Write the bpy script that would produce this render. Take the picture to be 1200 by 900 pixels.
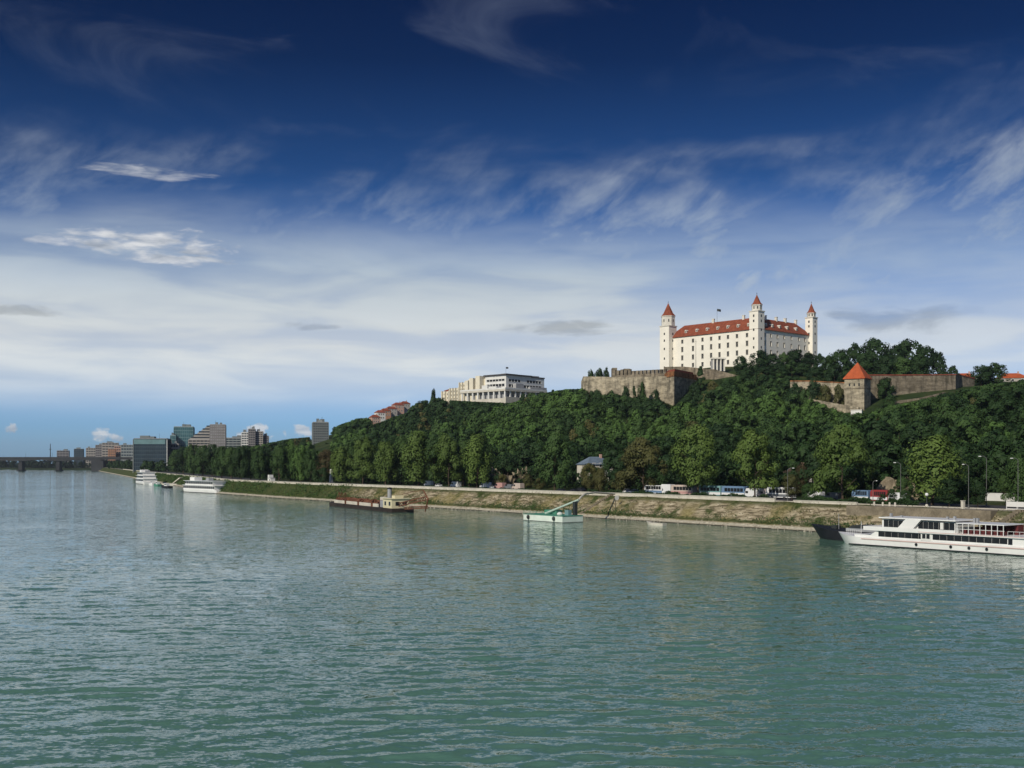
import bpy, math, random
import numpy as np
from mathutils import Vector, Matrix

for _o in list(bpy.data.objects): bpy.data.objects.remove(_o)
SC = bpy.context.scene
COL = SC.collection
R = math.radians

# ------------------------------------------------------------------ camera
CAMZ, F = 17.0, 1300.0            # eye height over the water, focal length in photo pixels (1200 wide)
HOR = 541.0                       # photo row of the horizon
cd = bpy.data.cameras.new('camera'); cam = bpy.data.objects.new('camera', cd); COL.objects.link(cam)
cam.location = (0, 0, CAMZ); cam.rotation_euler = (R(90), 0, 0)
cd.sensor_width = 36; cd.lens = 36*F/1200; cd.shift_y = (HOR-450)/1200
cd.clip_start = 0.5; cd.clip_end = 20000
SC.camera = cam

# ------------------------------------------------------------------ light
SUN_EL, SUN_AZ = R(32), R(214)    # azimuth measured clockwise from +Y
SUN_S, EXPO = 3.6, 0.0
sl = bpy.data.lights.new('sun', 'SUN'); so = bpy.data.objects.new('sun', sl); COL.objects.link(so)
sl.energy = SUN_S; sl.angle = R(0.5); sl.color = (1.0, .93, .80)
sdir = Vector((math.sin(SUN_AZ)*math.cos(SUN_EL), math.cos(SUN_AZ)*math.cos(SUN_EL), math.sin(SUN_EL)))
so.rotation_euler = sdir.to_track_quat('Z', 'Y').to_euler(); so.location = sdir*400
SC.view_settings.view_transform = 'Standard'; SC.view_settings.look = 'None'
SC.view_settings.gamma = 1; SC.view_settings.exposure = EXPO; SC.view_settings.use_curve_mapping = False
SC.render.engine = 'CYCLES'
SC.cycles.use_denoising = True
SC.cycles.max_bounces = 5; SC.cycles.diffuse_bounces = 2; SC.cycles.glossy_bounces = 3
SC.cycles.transparent_max_bounces = 4; SC.cycles.caustics_reflective = False; SC.cycles.caustics_refractive = False
SC.cycles.volume_bounces = 0

class NG:
    """small helper that writes node maths as function calls"""
    def __init__(s, tree): s.t = tree; s.n = tree.nodes; s.l = tree.links; s.n.clear()
    def node(s, typ, **kw):
        nd = s.n.new(typ)
        for k, v in kw.items(): setattr(nd, k, v)
        return nd
    def put(s, sock, v):
        if hasattr(v, 'is_output'): s.l.new(v, sock)
        else:
            try: sock.default_value = v
            except Exception: sock.default_value = (*v, 1)
    def m(s, op, a, b=0.0, c=0.0, clamp=False):
        nd = s.node('ShaderNodeMath', operation=op, use_clamp=clamp)
        for i, v in enumerate((a, b, c)): s.put(nd.inputs[i], v)
        return nd.outputs[0]
    def ss(s, v, lo, hi, a=0.0, b=1.0):
        nd = s.node('ShaderNodeMapRange', interpolation_type='SMOOTHSTEP')
        for i, q in enumerate((v, lo, hi, a, b)): s.put(nd.inputs[i], q)
        return nd.outputs[0]
    def xyz(s, x, y, z=0.0):
        nd = s.node('ShaderNodeCombineXYZ')
        for i, v in enumerate((x, y, z)): s.put(nd.inputs[i], v)
        return nd.outputs[0]
    def noise(s, vec, scale=1.0, detail=4, rough=.5, dist=0.0):
        nd = s.node('ShaderNodeTexNoise'); nd.noise_dimensions = '3D'
        s.put(nd.inputs['Vector'], vec); nd.inputs['Scale'].default_value = scale
        nd.inputs['Detail'].default_value = detail; nd.inputs['Roughness'].default_value = rough
        nd.inputs['Distortion'].default_value = dist
        return nd.outputs['Fac']
    def mix(s, f, a, b, mode='MIX'):
        nd = s.node('ShaderNodeMix', data_type='RGBA', blend_type=mode)
        s.put(nd.inputs['Factor'], f); s.put(nd.inputs['A' if False else 6], a); s.put(nd.inputs[7], b)
        return nd.outputs[2]
    def ramp(s, f, stops):
        nd = s.node('ShaderNodeValToRGB'); e = nd.color_ramp.elements
        while len(e) < len(stops): e.new(.5)
        for q, (p, c) in zip(e, stops): q.position = p; q.color = (*c, 1) if len(c) == 3 else c
        s.put(nd.inputs[0], f); return nd.outputs[0]

# ------------------------------------------------------------------ sky
W = bpy.data.worlds.new('World'); SC.world = W; W.use_nodes = True
g = NG(W.node_tree)
tc = g.node('ShaderNodeTexCoord').outputs['Generated']
sp = g.node('ShaderNodeSeparateXYZ'); g.put(sp.inputs[0], tc)
X_, Y_, Z_ = sp.outputs
az = g.m('MULTIPLY', g.m('ARCTAN2', X_, Y_), 1300.0)                       # units: 1/1300 radian
el = g.m('MULTIPLY', g.m('ARCSINE', Z_), 1300.0)
sky = g.node('ShaderNodeTexSky', sky_type='NISHITA', sun_disc=False, sun_elevation=SUN_EL, sun_rotation=SUN_AZ,
             altitude=150, air_density=1.0, dust_density=.6, ozone_density=3.0)
tint = g.ramp(g.m('DIVIDE', el, 1000.0), [(0.0, (.46, .80, 1.45)), (.10, (.38, .62, 1.10)), (.22, (.21, .42, .76)),
              (.33, (.085, .205, .40)), (.45, (.030, .088, .20)), (.58, (.012, .042, .125)), (.72, (.10, .22, .5)), (1.0, (.35, .5, .8))])
skyc = g.mix(1.0, sky.outputs[0], tint, 'MULTIPLY')
bg1 = g.node('ShaderNodeBackground'); g.put(bg1.inputs[0], skyc); bg1.inputs[1].default_value = 0.10
# --- clouds, all functions of direction
# a: broad pale veil low over the horizon
n1 = g.noise(g.xyz(g.m('MULTIPLY', az, .0022), g.m('MULTIPLY', el, .0085), 3.0), 1.0, 5, .5, .6)
n1b = g.noise(g.xyz(g.m('MULTIPLY', az, .0050), g.m('MULTIPLY', el, .030), 7.7), 1.0, 4, .5, .4)
top = g.m('ADD', 250.0, g.m('MULTIPLY', g.m('SUBTRACT', n1, .5), 170.0)); top = g.m('SUBTRACT', top, g.ss(az, 0.0, 400.0, 0.0, 15.0))
veil = g.m('MULTIPLY', g.ss(el, 36.0, 105.0), g.m('SUBTRACT', 1.0, g.ss(el, g.m('SUBTRACT', top, 70.0), g.m('ADD', top, 75.0))))
gap = g.ss(n1b, .34, .62, .74, 1.0)
gap = g.m('MULTIPLY', gap, g.ss(az, -100.0, 500.0, 1.0, .84))
veil = g.m('MULTIPLY', veil, gap)
# b: torn cirrus above the veil, streaks rising to the right
ar = g.m('ADD', g.m('MULTIPLY', az, .86), g.m('MULTIPLY', el, .50))
er = g.m('SUBTRACT', g.m('MULTIPLY', el, .86), g.m('MULTIPLY', az, .50))
c1 = g.noise(g.xyz(g.m('MULTIPLY', ar, .0105), g.m('MULTIPLY', er, .022), 1.3), 1.0, 8, .60, .25)
c2 = g.noise(g.xyz(g.m('MULTIPLY', az, .0042), g.m('MULTIPLY', el, .0105), 9.1), 1.0, 4, .5, .5)
ctop = g.m('ADD', 325.0, g.m('MULTIPLY', g.m('SUBTRACT', c2, .5), 260.0))
ctop = g.m('ADD', ctop, g.ss(az, 100.0, 620.0, 0.0, 45.0))
band = g.m('MULTIPLY', g.ss(el, 120.0, 200.0), g.m('SUBTRACT', 1.0, g.ss(el, g.m('SUBTRACT', ctop, 90.0), g.m('ADD', ctop, 50.0))))
cir = g.m('MULTIPLY', g.m('MULTIPLY', g.ss(c1, .28, .80), g.m('MAXIMUM', g.ss(c2, .24, .52), g.ss(az, -60.0, 260.0, 0.0, .85))), band)
cir = g.m('MULTIPLY', cir, g.ss(az, -520.0, -150.0, .5, .80))
# c: thin high wisps
c3 = g.noise(g.xyz(g.m('MULTIPLY', g.m('SUBTRACT', az, g.m('MULTIPLY', el, -.9)), .005), g.m('MULTIPLY', el, .011), 4.4), 1.0, 7, .58, .7)
hi = g.m('MULTIPLY', g.ss(c3, .50, .82), g.ss(el, 340.0, 470.0))
hi = g.m('MULTIPLY', hi, .13)
def blob(px, py, rx, ry, k, seed, lo=.42, hi_=.62, sx=.035, sy=.075):
    a0 = math.atan((px-600)/F)*1300; e0 = math.atan((HOR-py)/F/math.hypot(1, (px-600)/F))*1300
    da = g.m('DIVIDE', g.m('SUBTRACT', az, a0), rx); de = g.m('DIVIDE', g.m('SUBTRACT', el, e0), ry)
    r2 = g.m('ADD', g.m('MULTIPLY', da, da), g.m('MULTIPLY', de, de))
    nn = g.noise(g.xyz(g.m('MULTIPLY', az, sx), g.m('MULTIPLY', el, sy), seed), 1.0, 5, .55, .3)
    v = g.m('SUBTRACT', g.m('ADD', nn, g.m('MULTIPLY', g.m('SUBTRACT', 1.0, r2), .30)), .22)
    return g.m('MULTIPLY', g.ss(v, lo, hi_), k)
blobs = [blob(170, 285, 110, 21, .80, 2.2, .36, .66, .030, .10), blob(205, 304, 66, 9, .75, 5.1, .34, .62, .03, .1), blob(85, 283, 60, 8, .5, 6.3, .36, .66, .03, .1),
         blob(155, 201, 88, 10, .5, 8.4, .38, .72, .022, .13),
         blob(12, 501, 11, 9, .75, 1.7, .42, .6, .08, .1), blob(126, 511, 20, 11, .75, 3.9, .40, .6, .07, .1),
         blob(298, 508, 26, 12, .8, 4.8, .38, .55, .06, .08), blob(352, 505, 22, 10, .75, 7.2, .40, .6, .06, .08)]
dk = [blob(30, 365, 70, 10, .28, 9.3, .40, .66, .02, .06), blob(360, 382, 42, 8, .25, 11.3, .40, .66, .02, .07),
      blob(670, 385, 100, 12, .30, 12.3, .38, .66, .02, .07), blob(1060, 372, 90, 25, .32, 13.3, .38, .66, .014, .04)]
dark = dk[0]
for b in dk[1:]: dark = g.m('MAXIMUM', dark, b)
soft = g.m('MAXIMUM', g.m('MAXIMUM', veil, cir), hi)
lum = g.m('MULTIPLY', g.ss(el, 95.0, 260.0, 1.22, .88), g.m('ADD', .86, g.m('MULTIPLY', n1b, .28)))
lum = g.m('MULTIPLY', lum, g.m('SUBTRACT', 1.0, dark))
ccol = g.mix(1.0, g.ramp(g.m('DIVIDE', el, 500.0), [(0.0, (.52, .60, .68)), (.28, (.57, .60, .61)), (.45, (.50, .585, .66)), (.7, (.44, .50, .60)), (1.0, (.40, .47, .62))]), lum, 'MULTIPLY')
bg2 = g.node('ShaderNodeBackground'); g.put(bg2.inputs[0], ccol); bg2.inputs[1].default_value = 1.0
ms = g.node('ShaderNodeMixShader'); g.put(ms.inputs[0], soft); g.l.new(bg1.outputs[0], ms.inputs[1]); g.l.new(bg2.outputs[0], ms.inputs[2])
bb = blobs[0]
for b in blobs[1:]: bb = g.m('MAXIMUM', bb, b)
bg3 = g.node('ShaderNodeBackground'); g.put(bg3.inputs[0], g.ramp(g.noise(g.xyz(g.m('MULTIPLY', az, .025), g.m('MULTIPLY', el, .11), 15.0), 1.0, 4, .5, .3), [(.32, (.34, .38, .44)), (.52, (.62, .64, .67)), (.66, (.82, .82, .82))])); bg3.inputs[1].default_value = 1.0
ms2 = g.node('ShaderNodeMixShader'); g.put(ms2.inputs[0], bb); g.l.new(ms.outputs[0], ms2.inputs[1]); g.l.new(bg3.outputs[0], ms2.inputs[2])
wo = g.node('ShaderNodeOutputWorld'); g.l.new(ms2.outputs[0], wo.inputs[0])

# ------------------------------------------------------------------ materials
MATS = {}
def mat(name, col, rough=.75, var=.18, scale=.6, bump=0.0, spec=.3, metal=0.0, col2=None, stretch=(1, 1, 1), fine=0.0):
    m = bpy.data.materials.new(name); m.use_nodes = True; q = NG(m.node_tree)
    geo = q.node('ShaderNodeTexCoord').outputs['Object']
    vm = q.node('ShaderNodeVectorMath', operation='MULTIPLY'); q.put(vm.inputs[0], geo); vm.inputs[1].default_value = stretch
    n = q.noise(vm.outputs[0], scale, 6, .6)
    f = q.ss(n, .3, .7)
    lo = tuple(max(0, c*(1-var)) for c in col); hi_ = col2 or tuple(min(1, c*(1+var)) for c in col)
    c = q.mix(f, lo, hi_)
    if 'rampart' in name:
        v2 = q.node('ShaderNodeVectorMath', operation='MULTIPLY'); q.put(v2.inputs[0], geo); v2.inputs[1].default_value = (1, 1, .16)
        c = q.mix(1.0, c, q.ramp(q.noise(v2.outputs[0], .45, 5, .65), [(.34, (.42, .42, .40)), (.5, (.9, .88, .85)), (.66, (1.12, 1.08, 1.0))]), 'MULTIPLY')
        v3 = q.node('ShaderNodeVectorMath', operation='MULTIPLY'); q.put(v3.inputs[0], geo); v3.inputs[1].default_value = (.25, .25, 1.3)
        c = q.mix(1.0, c, q.ramp(q.noise(v3.outputs[0], 1.0, 4, .7), [(.36, (.80, .79, .77)), (.6, (1.06, 1.05, 1.03))]), 'MULTIPLY')
    if fine:
        n2 = q.noise(vm.outputs[0], scale*9, 3, .6)
        c = q.mix(1.0, c, q.ramp(n2, [(.3, (1-fine,)*3), (.7, (1, 1, 1))]), 'MULTIPLY')
    b = q.node('ShaderNodeBsdfPrincipled'); q.put(b.inputs['Base Color'], c)
    b.inputs['Roughness'].default_value = rough; b.inputs['Metallic'].default_value = metal
    b.inputs['Specular IOR Level'].default_value = spec
    if bump:
        bp = q.node('ShaderNodeBump'); bp.inputs['Strength'].default_value = .6; bp.inputs['Distance'].default_value = bump
        q.put(bp.inputs['Height'], q.noise(vm.outputs[0], scale*3, 5, .6)); q.l.new(bp.outputs[0], b.inputs['Normal'])
    o = q.node('ShaderNodeOutputMaterial'); q.l.new(b.outputs[0], o.inputs[0])
    MATS[name] = m; return m

def leafmat(name, a, b_):
    m = bpy.data.materials.new(name); m.use_nodes = True; q = NG(m.node_tree)
    oi = q.node('ShaderNodeObjectInfo').outputs['Random']
    pos = q.node('ShaderNodeNewGeometry').outputs['Position']
    n = q.noise(pos, .22, 4, .6)
    f = q.m('ADD', q.m('MULTIPLY', oi, .55), q.m('MULTIPLY', q.ss(n, .32, .68), .45))
    c = q.mix(f, a, b_)
    b = q.node('ShaderNodeBsdfPrincipled'); q.put(b.inputs['Base Color'], c)
    b.inputs['Roughness'].default_value = .65; b.inputs['Specular IOR Level'].default_value = .2
    tr = q.node('ShaderNodeBsdfTranslucent'); q.put(tr.inputs[0], c)
    ms_ = q.node('ShaderNodeMixShader'); ms_.inputs[0].default_value = .18
    q.l.new(b.outputs[0], ms_.inputs[1]); q.l.new(tr.outputs[0], ms_.inputs[2])
    o = q.node('ShaderNodeOutputMaterial'); q.l.new(ms_.outputs[0], o.inputs[0]); MATS[name] = m; return m

mat('castle white', (.82, .77, .66), .85, .05, .15, spec=.2)
mat('tower stone', (.66, .62, .53), .85, .10, .3, spec=.2)
mat('trim stone', (.62, .58, .50), .8, .1, .5)
mat('terracotta', (.27, .075, .038), .8, .22, .5, spec=.2, fine=.25)
mat('orange tile', (.45, .10, .035), .8, .15, .6, spec=.2, fine=.2)
mat('dark red tile', (.27, .075, .045), .8, .2, .5, spec=.2)
mat('glass dark', (.016, .018, .02), .3, .3, .4, spec=.25)
mat('rampart stone', (.43, .385, .295), .95, .45, .20, .15, .1, stretch=(1, 1, 2.2), fine=.4)
mat('rampart grey', (.30, .26, .20), .95, .35, .2, .15, .1, stretch=(1, 1, 2.2), fine=.4)
mat('rampart brick', (.36, .17, .08), .95, .3, .5, .1, .1, fine=.3)
mat('light concrete', (.60, .56, .47), .9, .12, .35, spec=.1, fine=.15)
mat('paving', (.44, .39, .30), .9, .15, .4, spec=.1, fine=.15)
mat('asphalt', (.05, .05, .052), .9, .2, .5)
mat('white panel', (.68, .67, .63), .8, .08, .2)
mat('grey panel', (.34, .34, .34), .8, .15, .3)
mat('dark roof', (.06, .055, .055), .8, .2, .4)
mat('cream panel', (.70, .64, .50), .8, .08, .2)
mat('teal glass', (.05, .13, .14), .15, .3, .08, spec=.6)
mat('blue glass', (.02, .035, .05), .15, .35, .08, spec=.6)
mat('teal frame', (.14, .24, .25), .6, .15, .2)
mat('dark frame', (.05, .07, .08), .6, .2, .2)
mat('brown facade', (.24, .225, .22), .85, .15, .2)
mat('beige facade', (.38, .35, .31), .85, .12, .2)
mat('glazing dull', (.035, .042, .05), .5, .3, .4, spec=.3)
mat('slab grey', (.17, .19, .19), .85, .12, .2)
mat('rubble', (.36, .32, .25), .95, .3, .6, spec=.1)
mat('far ground', (.02, .03, .014), .95, .3, .05, spec=.1)
mat('quay grey', (.25, .21, .15), .95, .3, .3, spec=.1, fine=.3)
mat('grey facade', (.27, .29, .28), .85, .12, .2)
mat('pink plaster', (.48, .30, .23), .85, .12, .3)
mat('orange plaster', (.46, .24, .14), .85, .12, .3)
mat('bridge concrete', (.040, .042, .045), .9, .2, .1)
mat('bark', (.07, .05, .035), .95, .3, 1.5)
mat('ship white', (.78, .77, .74), .35, .05, .3, spec=.5)
mat('barge brown', (.030, .022, .018), .7, .4, .4)
mat('ship pink', (.60, .42, .38), .5, .1, .5)
mat('ship grey', (.30, .31, .32), .6, .1, .4)
mat('black hull', (.012, .013, .016), .55, .3, .4)
mat('rust', (.16, .065, .035), .9, .4, .5, .05)
mat('cream paint', (.64, .58, .38), .5, .06, .4)
mat('pontoon white', (.66, .72, .64), .6, .10, .3)
mat('pontoon green', (.07, .24, .16), .6, .15, .4)
mat('pale green steel', (.42, .52, .44), .5, .1, .4)
mat('dark steel', (.03, .035, .035), .5, .2, .5)
mat('maroon', (.10, .02, .02), .6, .2, .6)
mat('car white', (.75, .75, .74), .3, .04, .3)
mat('car red', (.28, .04, .04), .3, .1, .3)
mat('car pink', (.52, .30, .27), .4, .1, .3)
mat('car grey', (.16, .17, .18), .3, .1, .3)
mat('car dark', (.02, .022, .03), .3, .2, .3)
mat('coach blue', (.15, .24, .37), .35, .1, .3)
mat('coach beige', (.55, .45, .38), .4, .1, .3)
mat('coach teal', (.20, .36, .36), .4, .1, .3)
mat('tyre', (.02, .02, .02), .9, .2, 1)
mat('lamp grey', (.12, .12, .115), .6, .1, 1)
mat('lamp head', (.75, .75, .72), .4, .05, 1)
mat('sign blue', (.05, .18, .45), .5, .1, 1)
mat('rock', (.29, .24, .165), .95, .35, .25, .3, .1, fine=.3)
mat('slate blue', (.13, .17, .21), .7, .15, .4)
leafmat('leaf dark', (.014, .034, .011), (.034, .070, .019))
leafmat('leaf mid', (.032, .068, .020), (.062, .112, .028))
leafmat('leaf bright', (.056, .112, .026), (.088, .160, .036))
leafmat('leaf olive', (.062, .068, .022), (.115, .110, .035))
leafmat('leaf river', (.066, .108, .024), (.120, .180, .038))
leafmat('leaf brown', (.045, .036, .016), (.078, .060, .024))
leafmat('leaf far', (.012, .026, .014), (.022, .042, .02))

# ------------------------------------------------------------------ mesh helpers
class MB:
    def __init__(s): s.v = []; s.f = []
    def add(s, vs, fs):
        o = len(s.v); s.v += [tuple(p) for p in vs]; s.f += [tuple(i+o for i in f) for f in fs]; return s
    def box(s, x0, x1, y0, y1, z0, z1):
        return s.add([(x0,y0,z0),(x1,y0,z0),(x1,y1,z0),(x0,y1,z0),(x0,y0,z1),(x1,y0,z1),(x1,y1,z1),(x0,y1,z1)],
                     [(0,3,2,1),(4,5,6,7),(0,1,5,4),(1,2,6,5),(2,3,7,6),(3,0,4,7)])
    def prism(s, poly, z0, z1):
        n = len(poly)
        a = sum(poly[i][0]*poly[(i+1)%n][1]-poly[(i+1)%n][0]*poly[i][1] for i in range(n))
        if a < 0: poly = poly[::-1]
        t0 = z0 if callable(z0) else (lambda x, y: z0); t1 = z1 if callable(z1) else (lambda x, y: z1)
        vs = [(x,y,t0(x,y)) for x,y in poly]+[(x,y,t1(x,y)) for x,y in poly]
        return s.add(vs, [tuple(range(n))[::-1], tuple(range(n,2*n))]+[(i,(i+1)%n,n+(i+1)%n,n+i) for i in range(n)])
    def side(s, prof, y0, y1):          # profile in x,z pulled along y
        n = len(prof); a = sum(prof[i][0]*prof[(i+1)%n][1]-prof[(i+1)%n][0]*prof[i][1] for i in range(n))
        if a < 0: prof = prof[::-1]
        vs = [(x,y0,z) for x,z in prof]+[(x,y1,z) for x,z in prof]
        return s.add(vs, [tuple(range(n)), tuple(range(n,2*n))[::-1]]+[(i,n+i,n+(i+1)%n,(i+1)%n) for i in range(n)])
    def tube(s, p, q, r0, r1=None, n=8):
        r1 = r0 if r1 is None else r1; p = Vector(p); q = Vector(q); d = (q-p).normalized()
        a = d.orthogonal().normalized(); b = d.cross(a)
        vs = [p+(a*math.cos(k*2*math.pi/n)+b*math.sin(k*2*math.pi/n))*r0 for k in range(n)]
        vs += [q+(a*math.cos(k*2*math.pi/n)+b*math.sin(k*2*math.pi/n))*r1 for k in range(n)]
        return s.add(vs, [tuple(range(n))[::-1], tuple(range(n,2*n))]+[(i,(i+1)%n,n+(i+1)%n,n+i) for i in range(n)])
    def cone(s, cx, cy, z0, z1, r0, r1, n, ph=0.0):
        vs = [(cx+r0*math.cos(ph+k*2*math.pi/n), cy+r0*math.sin(ph+k*2*math.pi/n), z0) for k in range(n)]
        vs += [(cx+r1*math.cos(ph+k*2*math.pi/n), cy+r1*math.sin(ph+k*2*math.pi/n), z1) for k in range(n)]
        return s.add(vs, [tuple(range(n))[::-1], tuple(range(n,2*n))]+[(i,(i+1)%n,n+(i+1)%n,n+i) for i in range(n)])
    def ball(s, c, r, n=10, sz=1.0):
        m = n//2; vs = [(c[0],c[1],c[2]-r*sz)]
        for j in range(1, m):
            a = -math.pi/2+math.pi*j/m
            vs += [(c[0]+r*math.cos(a)*math.cos(2*math.pi*i/n), c[1]+r*math.cos(a)*math.sin(2*math.pi*i/n), c[2]+r*sz*math.sin(a)) for i in range(n)]
        vs.append((c[0],c[1],c[2]+r*sz)); L = len(vs)-1
        fs = [(0,1+(i+1)%n,1+i) for i in range(n)]
        for j in range(m-2):
            a = 1+j*n; fs += [(a+i,a+(i+1)%n,a+n+(i+1)%n,a+n+i) for i in range(n)]
        a = 1+(m-2)*n; fs += [(a+i,a+(i+1)%n,L) for i in range(n)]
        return s.add(vs, fs)
    def build(s, name, m, parent=None, loc=None, rz=None, smooth=False):
        me = bpy.data.meshes.new(name); me.from_pydata(s.v, [], s.f); me.update()
        me.materials.append(MATS[m] if isinstance(m, str) else m)
        if smooth: me.polygons.foreach_set('use_smooth', [True]*len(me.polygons))
        o = bpy.data.objects.new(name, me); COL.objects.link(o)
        if parent is not None: o.parent = parent
        if loc is not None: o.location = loc
        if rz is not None: o.rotation_euler = (0, 0, rz)
        return o

def npmesh(name, V, Q, mats, idx=None):
    me = bpy.data.meshes.new(name); V = np.asarray(V, np.float32); Q = np.asarray(Q, np.int32)
    k = Q.shape[1]
    me.vertices.add(len(V)); me.vertices.foreach_set('co', V.ravel())
    me.loops.add(Q.size); me.loops.foreach_set('vertex_index', Q.ravel())
    me.polygons.add(len(Q)); me.polygons.foreach_set('loop_start', np.arange(0, Q.size, k, dtype=np.int32))
    for m in mats: me.materials.append(MATS[m] if isinstance(m, str) else m)
    if idx is not None: me.polygons.foreach_set('material_index', np.asarray(idx, np.int32))
    me.update(calc_edges=True); return me
def tag(o, label, cat, group=None):
    o['label'] = label; o['category'] = cat
    if group: o['group'] = group
    return o
def thing(name, label, cat, loc=(0,0,0), rz=0.0, group=None):
    o = bpy.data.objects.new(name, None); COL.objects.link(o); o.location = loc; o.rotation_euler = (0,0,rz)
    o.empty_display_size = .5
    return tag(o, label, cat, group)
def kind(o, k): o['kind'] = k; return o

def px_(px, Y): return (px-600)/F*Y
def pz_(py, Y): return CAMZ+(HOR-py)/F*Y

# ------------------------------------------------------------------ lie of the land
UX, UY = -.592, .806               # along the bank, upstream
NX, NY = .806, .592                # inland
D00 = 217.7
_T = [-3000, 480, 576, 791, 1056, 2063, 3000, 6000]
_D = [0, 0, 6, 58, 121, 367, 600, 1400]
def d0(t): return np.interp(t, _T, _D)
def xy(t, d):
    k = D00+d0(t)+d; return (UX*t+NX*k, UY*t+NY*k)
def td(x, y):
    t = UX*x+UY*y; return t, NX*x+NY*y-D00-d0(t)
def onray(px, d):
    r = (px-600)/F; lo, hi_ = 60.0, 6000.0
    for _ in range(60):
        m = .5*(lo+hi_)
        if td(r*m, m)[1] < d: lo = m
        else: hi_ = m
    return r*lo, lo
CP = []
def cp(t, *dz):
    for d, z in dz: CP.append((t, d, z))
cp(-400, (48,6.4),(150,24),(300,44),(600,46),(1200,40)); cp(100, (48,6.4),(100,12),(150,22),(260,42),(330,46),(600,48),(1200,40))
cp(250, (48,6.4),(100,14),(150,22),(240,40),(300,50),(420,56))
cp(350, (48,6.4),(100,14),(150,22),(200,30),(252,43),(303,54),(360,60),(600,58),(1200,40))
cp(466, (48,6.4),(100,14),(170,30),(242,50),(290,72),(315,76),(400,76.5),(600,70),(1200,40))
cp(535, (100,14),(170,31),(235,55),(285,72),(303,76),(400,76.5)); cp(600, (48,6.4),(100,14),(170,32),(240,56),(320,62),(420,62),(600,60),(1200,40))
cp(735, (48,6.4),(100,14),(170,36),(240,60),(300,65),(420,64),(700,60)); cp(870, (48,6.4),(100,14),(160,34),(235,58),(350,62))
cp(1021, (48,6.4),(100,14),(150,31),(222,52),(350,57),(600,55),(1200,40)); cp(1300, (48,6.4),(150,22),(222,40),(350,46),(700,45),(1200,35))
cp(1700, (48,6.4),(222,22),(350,28),(700,25),(1200,20)); cp(2200, (48,6),(222,9),(500,12),(1200,10)); cp(3600, (48,6),(500,8),(1200,8))
_P = np.array([(a/100, b/60) for a, b, _ in CP]); _z = np.array([c for _, _, c in CP], float)
def _U(r2): return np.where(r2 > 1e-12, .5*r2*np.log(np.maximum(r2, 1e-12)), 0)
_n = len(_P); _K = _U(((_P[:, None]-_P[None])**2).sum(-1))+np.eye(_n)*.02
_B = np.hstack([np.ones((_n, 1)), _P]); _A = np.block([[_K, _B], [_B.T, np.zeros((3, 3))]])
_w = np.linalg.solve(_A, np.concatenate([_z, np.zeros(3)]))
_BD = [-30, -1.5, 0, 2.2, 9.5, 10]; _BZ = [-4, -.5, -.02, .85, 6.35, 6.4]
def hz(t, d):
    t = np.asarray(t, float); d = np.asarray(d, float)
    q = np.stack([t.ravel()/100, d.ravel()/60], 1)
    z = _U(((q[:, None]-_P[None])**2).sum(-1))@_w[:_n]+_w[_n]+q@_w[_n+1:]
    z = np.maximum(z.reshape(t.shape), 6.4)
    s = np.clip((d-44)/30, 0, 1); s = s*s*(3-2*s)
    return np.where(d < 10, np.interp(d, _BD, _BZ), 6.4+(z-6.4)*s)
def gz(x, y):
    t, d = td(x, y); return float(hz(np.array([t]), np.array([d]))[0])

def sheet(name, ts, ds, m, jit=0.0, seed=0, dz=0.0):
    T, D = np.meshgrid(ts, ds, indexing='ij'); Z = hz(T, D)+dz
    if jit:
        r = np.random.default_rng(seed); J = r.normal(0, jit, T.shape); J[:, 0] = 0; J[:, -1] = 0; Z = Z+J
    Xw = UX*T+NX*(D00+d0(T)+D); Yw = UY*T+NY*(D00+d0(T)+D)
    V = np.stack([Xw, Yw, Z], -1).reshape(-1, 3); a, b = T.shape
    I = np.arange(a*b).reshape(a, b)
    Q = np.stack([I[:-1, :-1], I[:-1, 1:], I[1:, 1:], I[1:, :-1]], -1).reshape(-1, 4)
    me = npmesh(name, V, Q, [m]); me.polygons.foreach_set('use_smooth', [True]*len(Q))
    o = bpy.data.objects.new(name, me); COL.objects.link(o)
    return kind(o, 'structure')

# forest floor
def groundmat():
    m = bpy.data.materials.new('hill ground'); m.use_nodes = True; q = NG(m.node_tree)
    pos = q.node('ShaderNodeNewGeometry').outputs['Position']
    c = q.ramp(q.noise(pos, .06, 6, .6), [(.35, (.018, .030, .010)), (.5, (.030, .052, .014)), (.62, (.055, .062, .022)), (.72, (.10, .085, .04))])
    b = q.node('ShaderNodeBsdfPrincipled'); q.put(b.inputs['Base Color'], c); b.inputs['Roughness'].default_value = .95
    b.inputs['Specular IOR Level'].default_value = .1
    o = q.node('ShaderNodeOutputMaterial'); q.l.new(b.outputs[0], o.inputs[0]); MATS['hill ground'] = m
groundmat()
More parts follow.
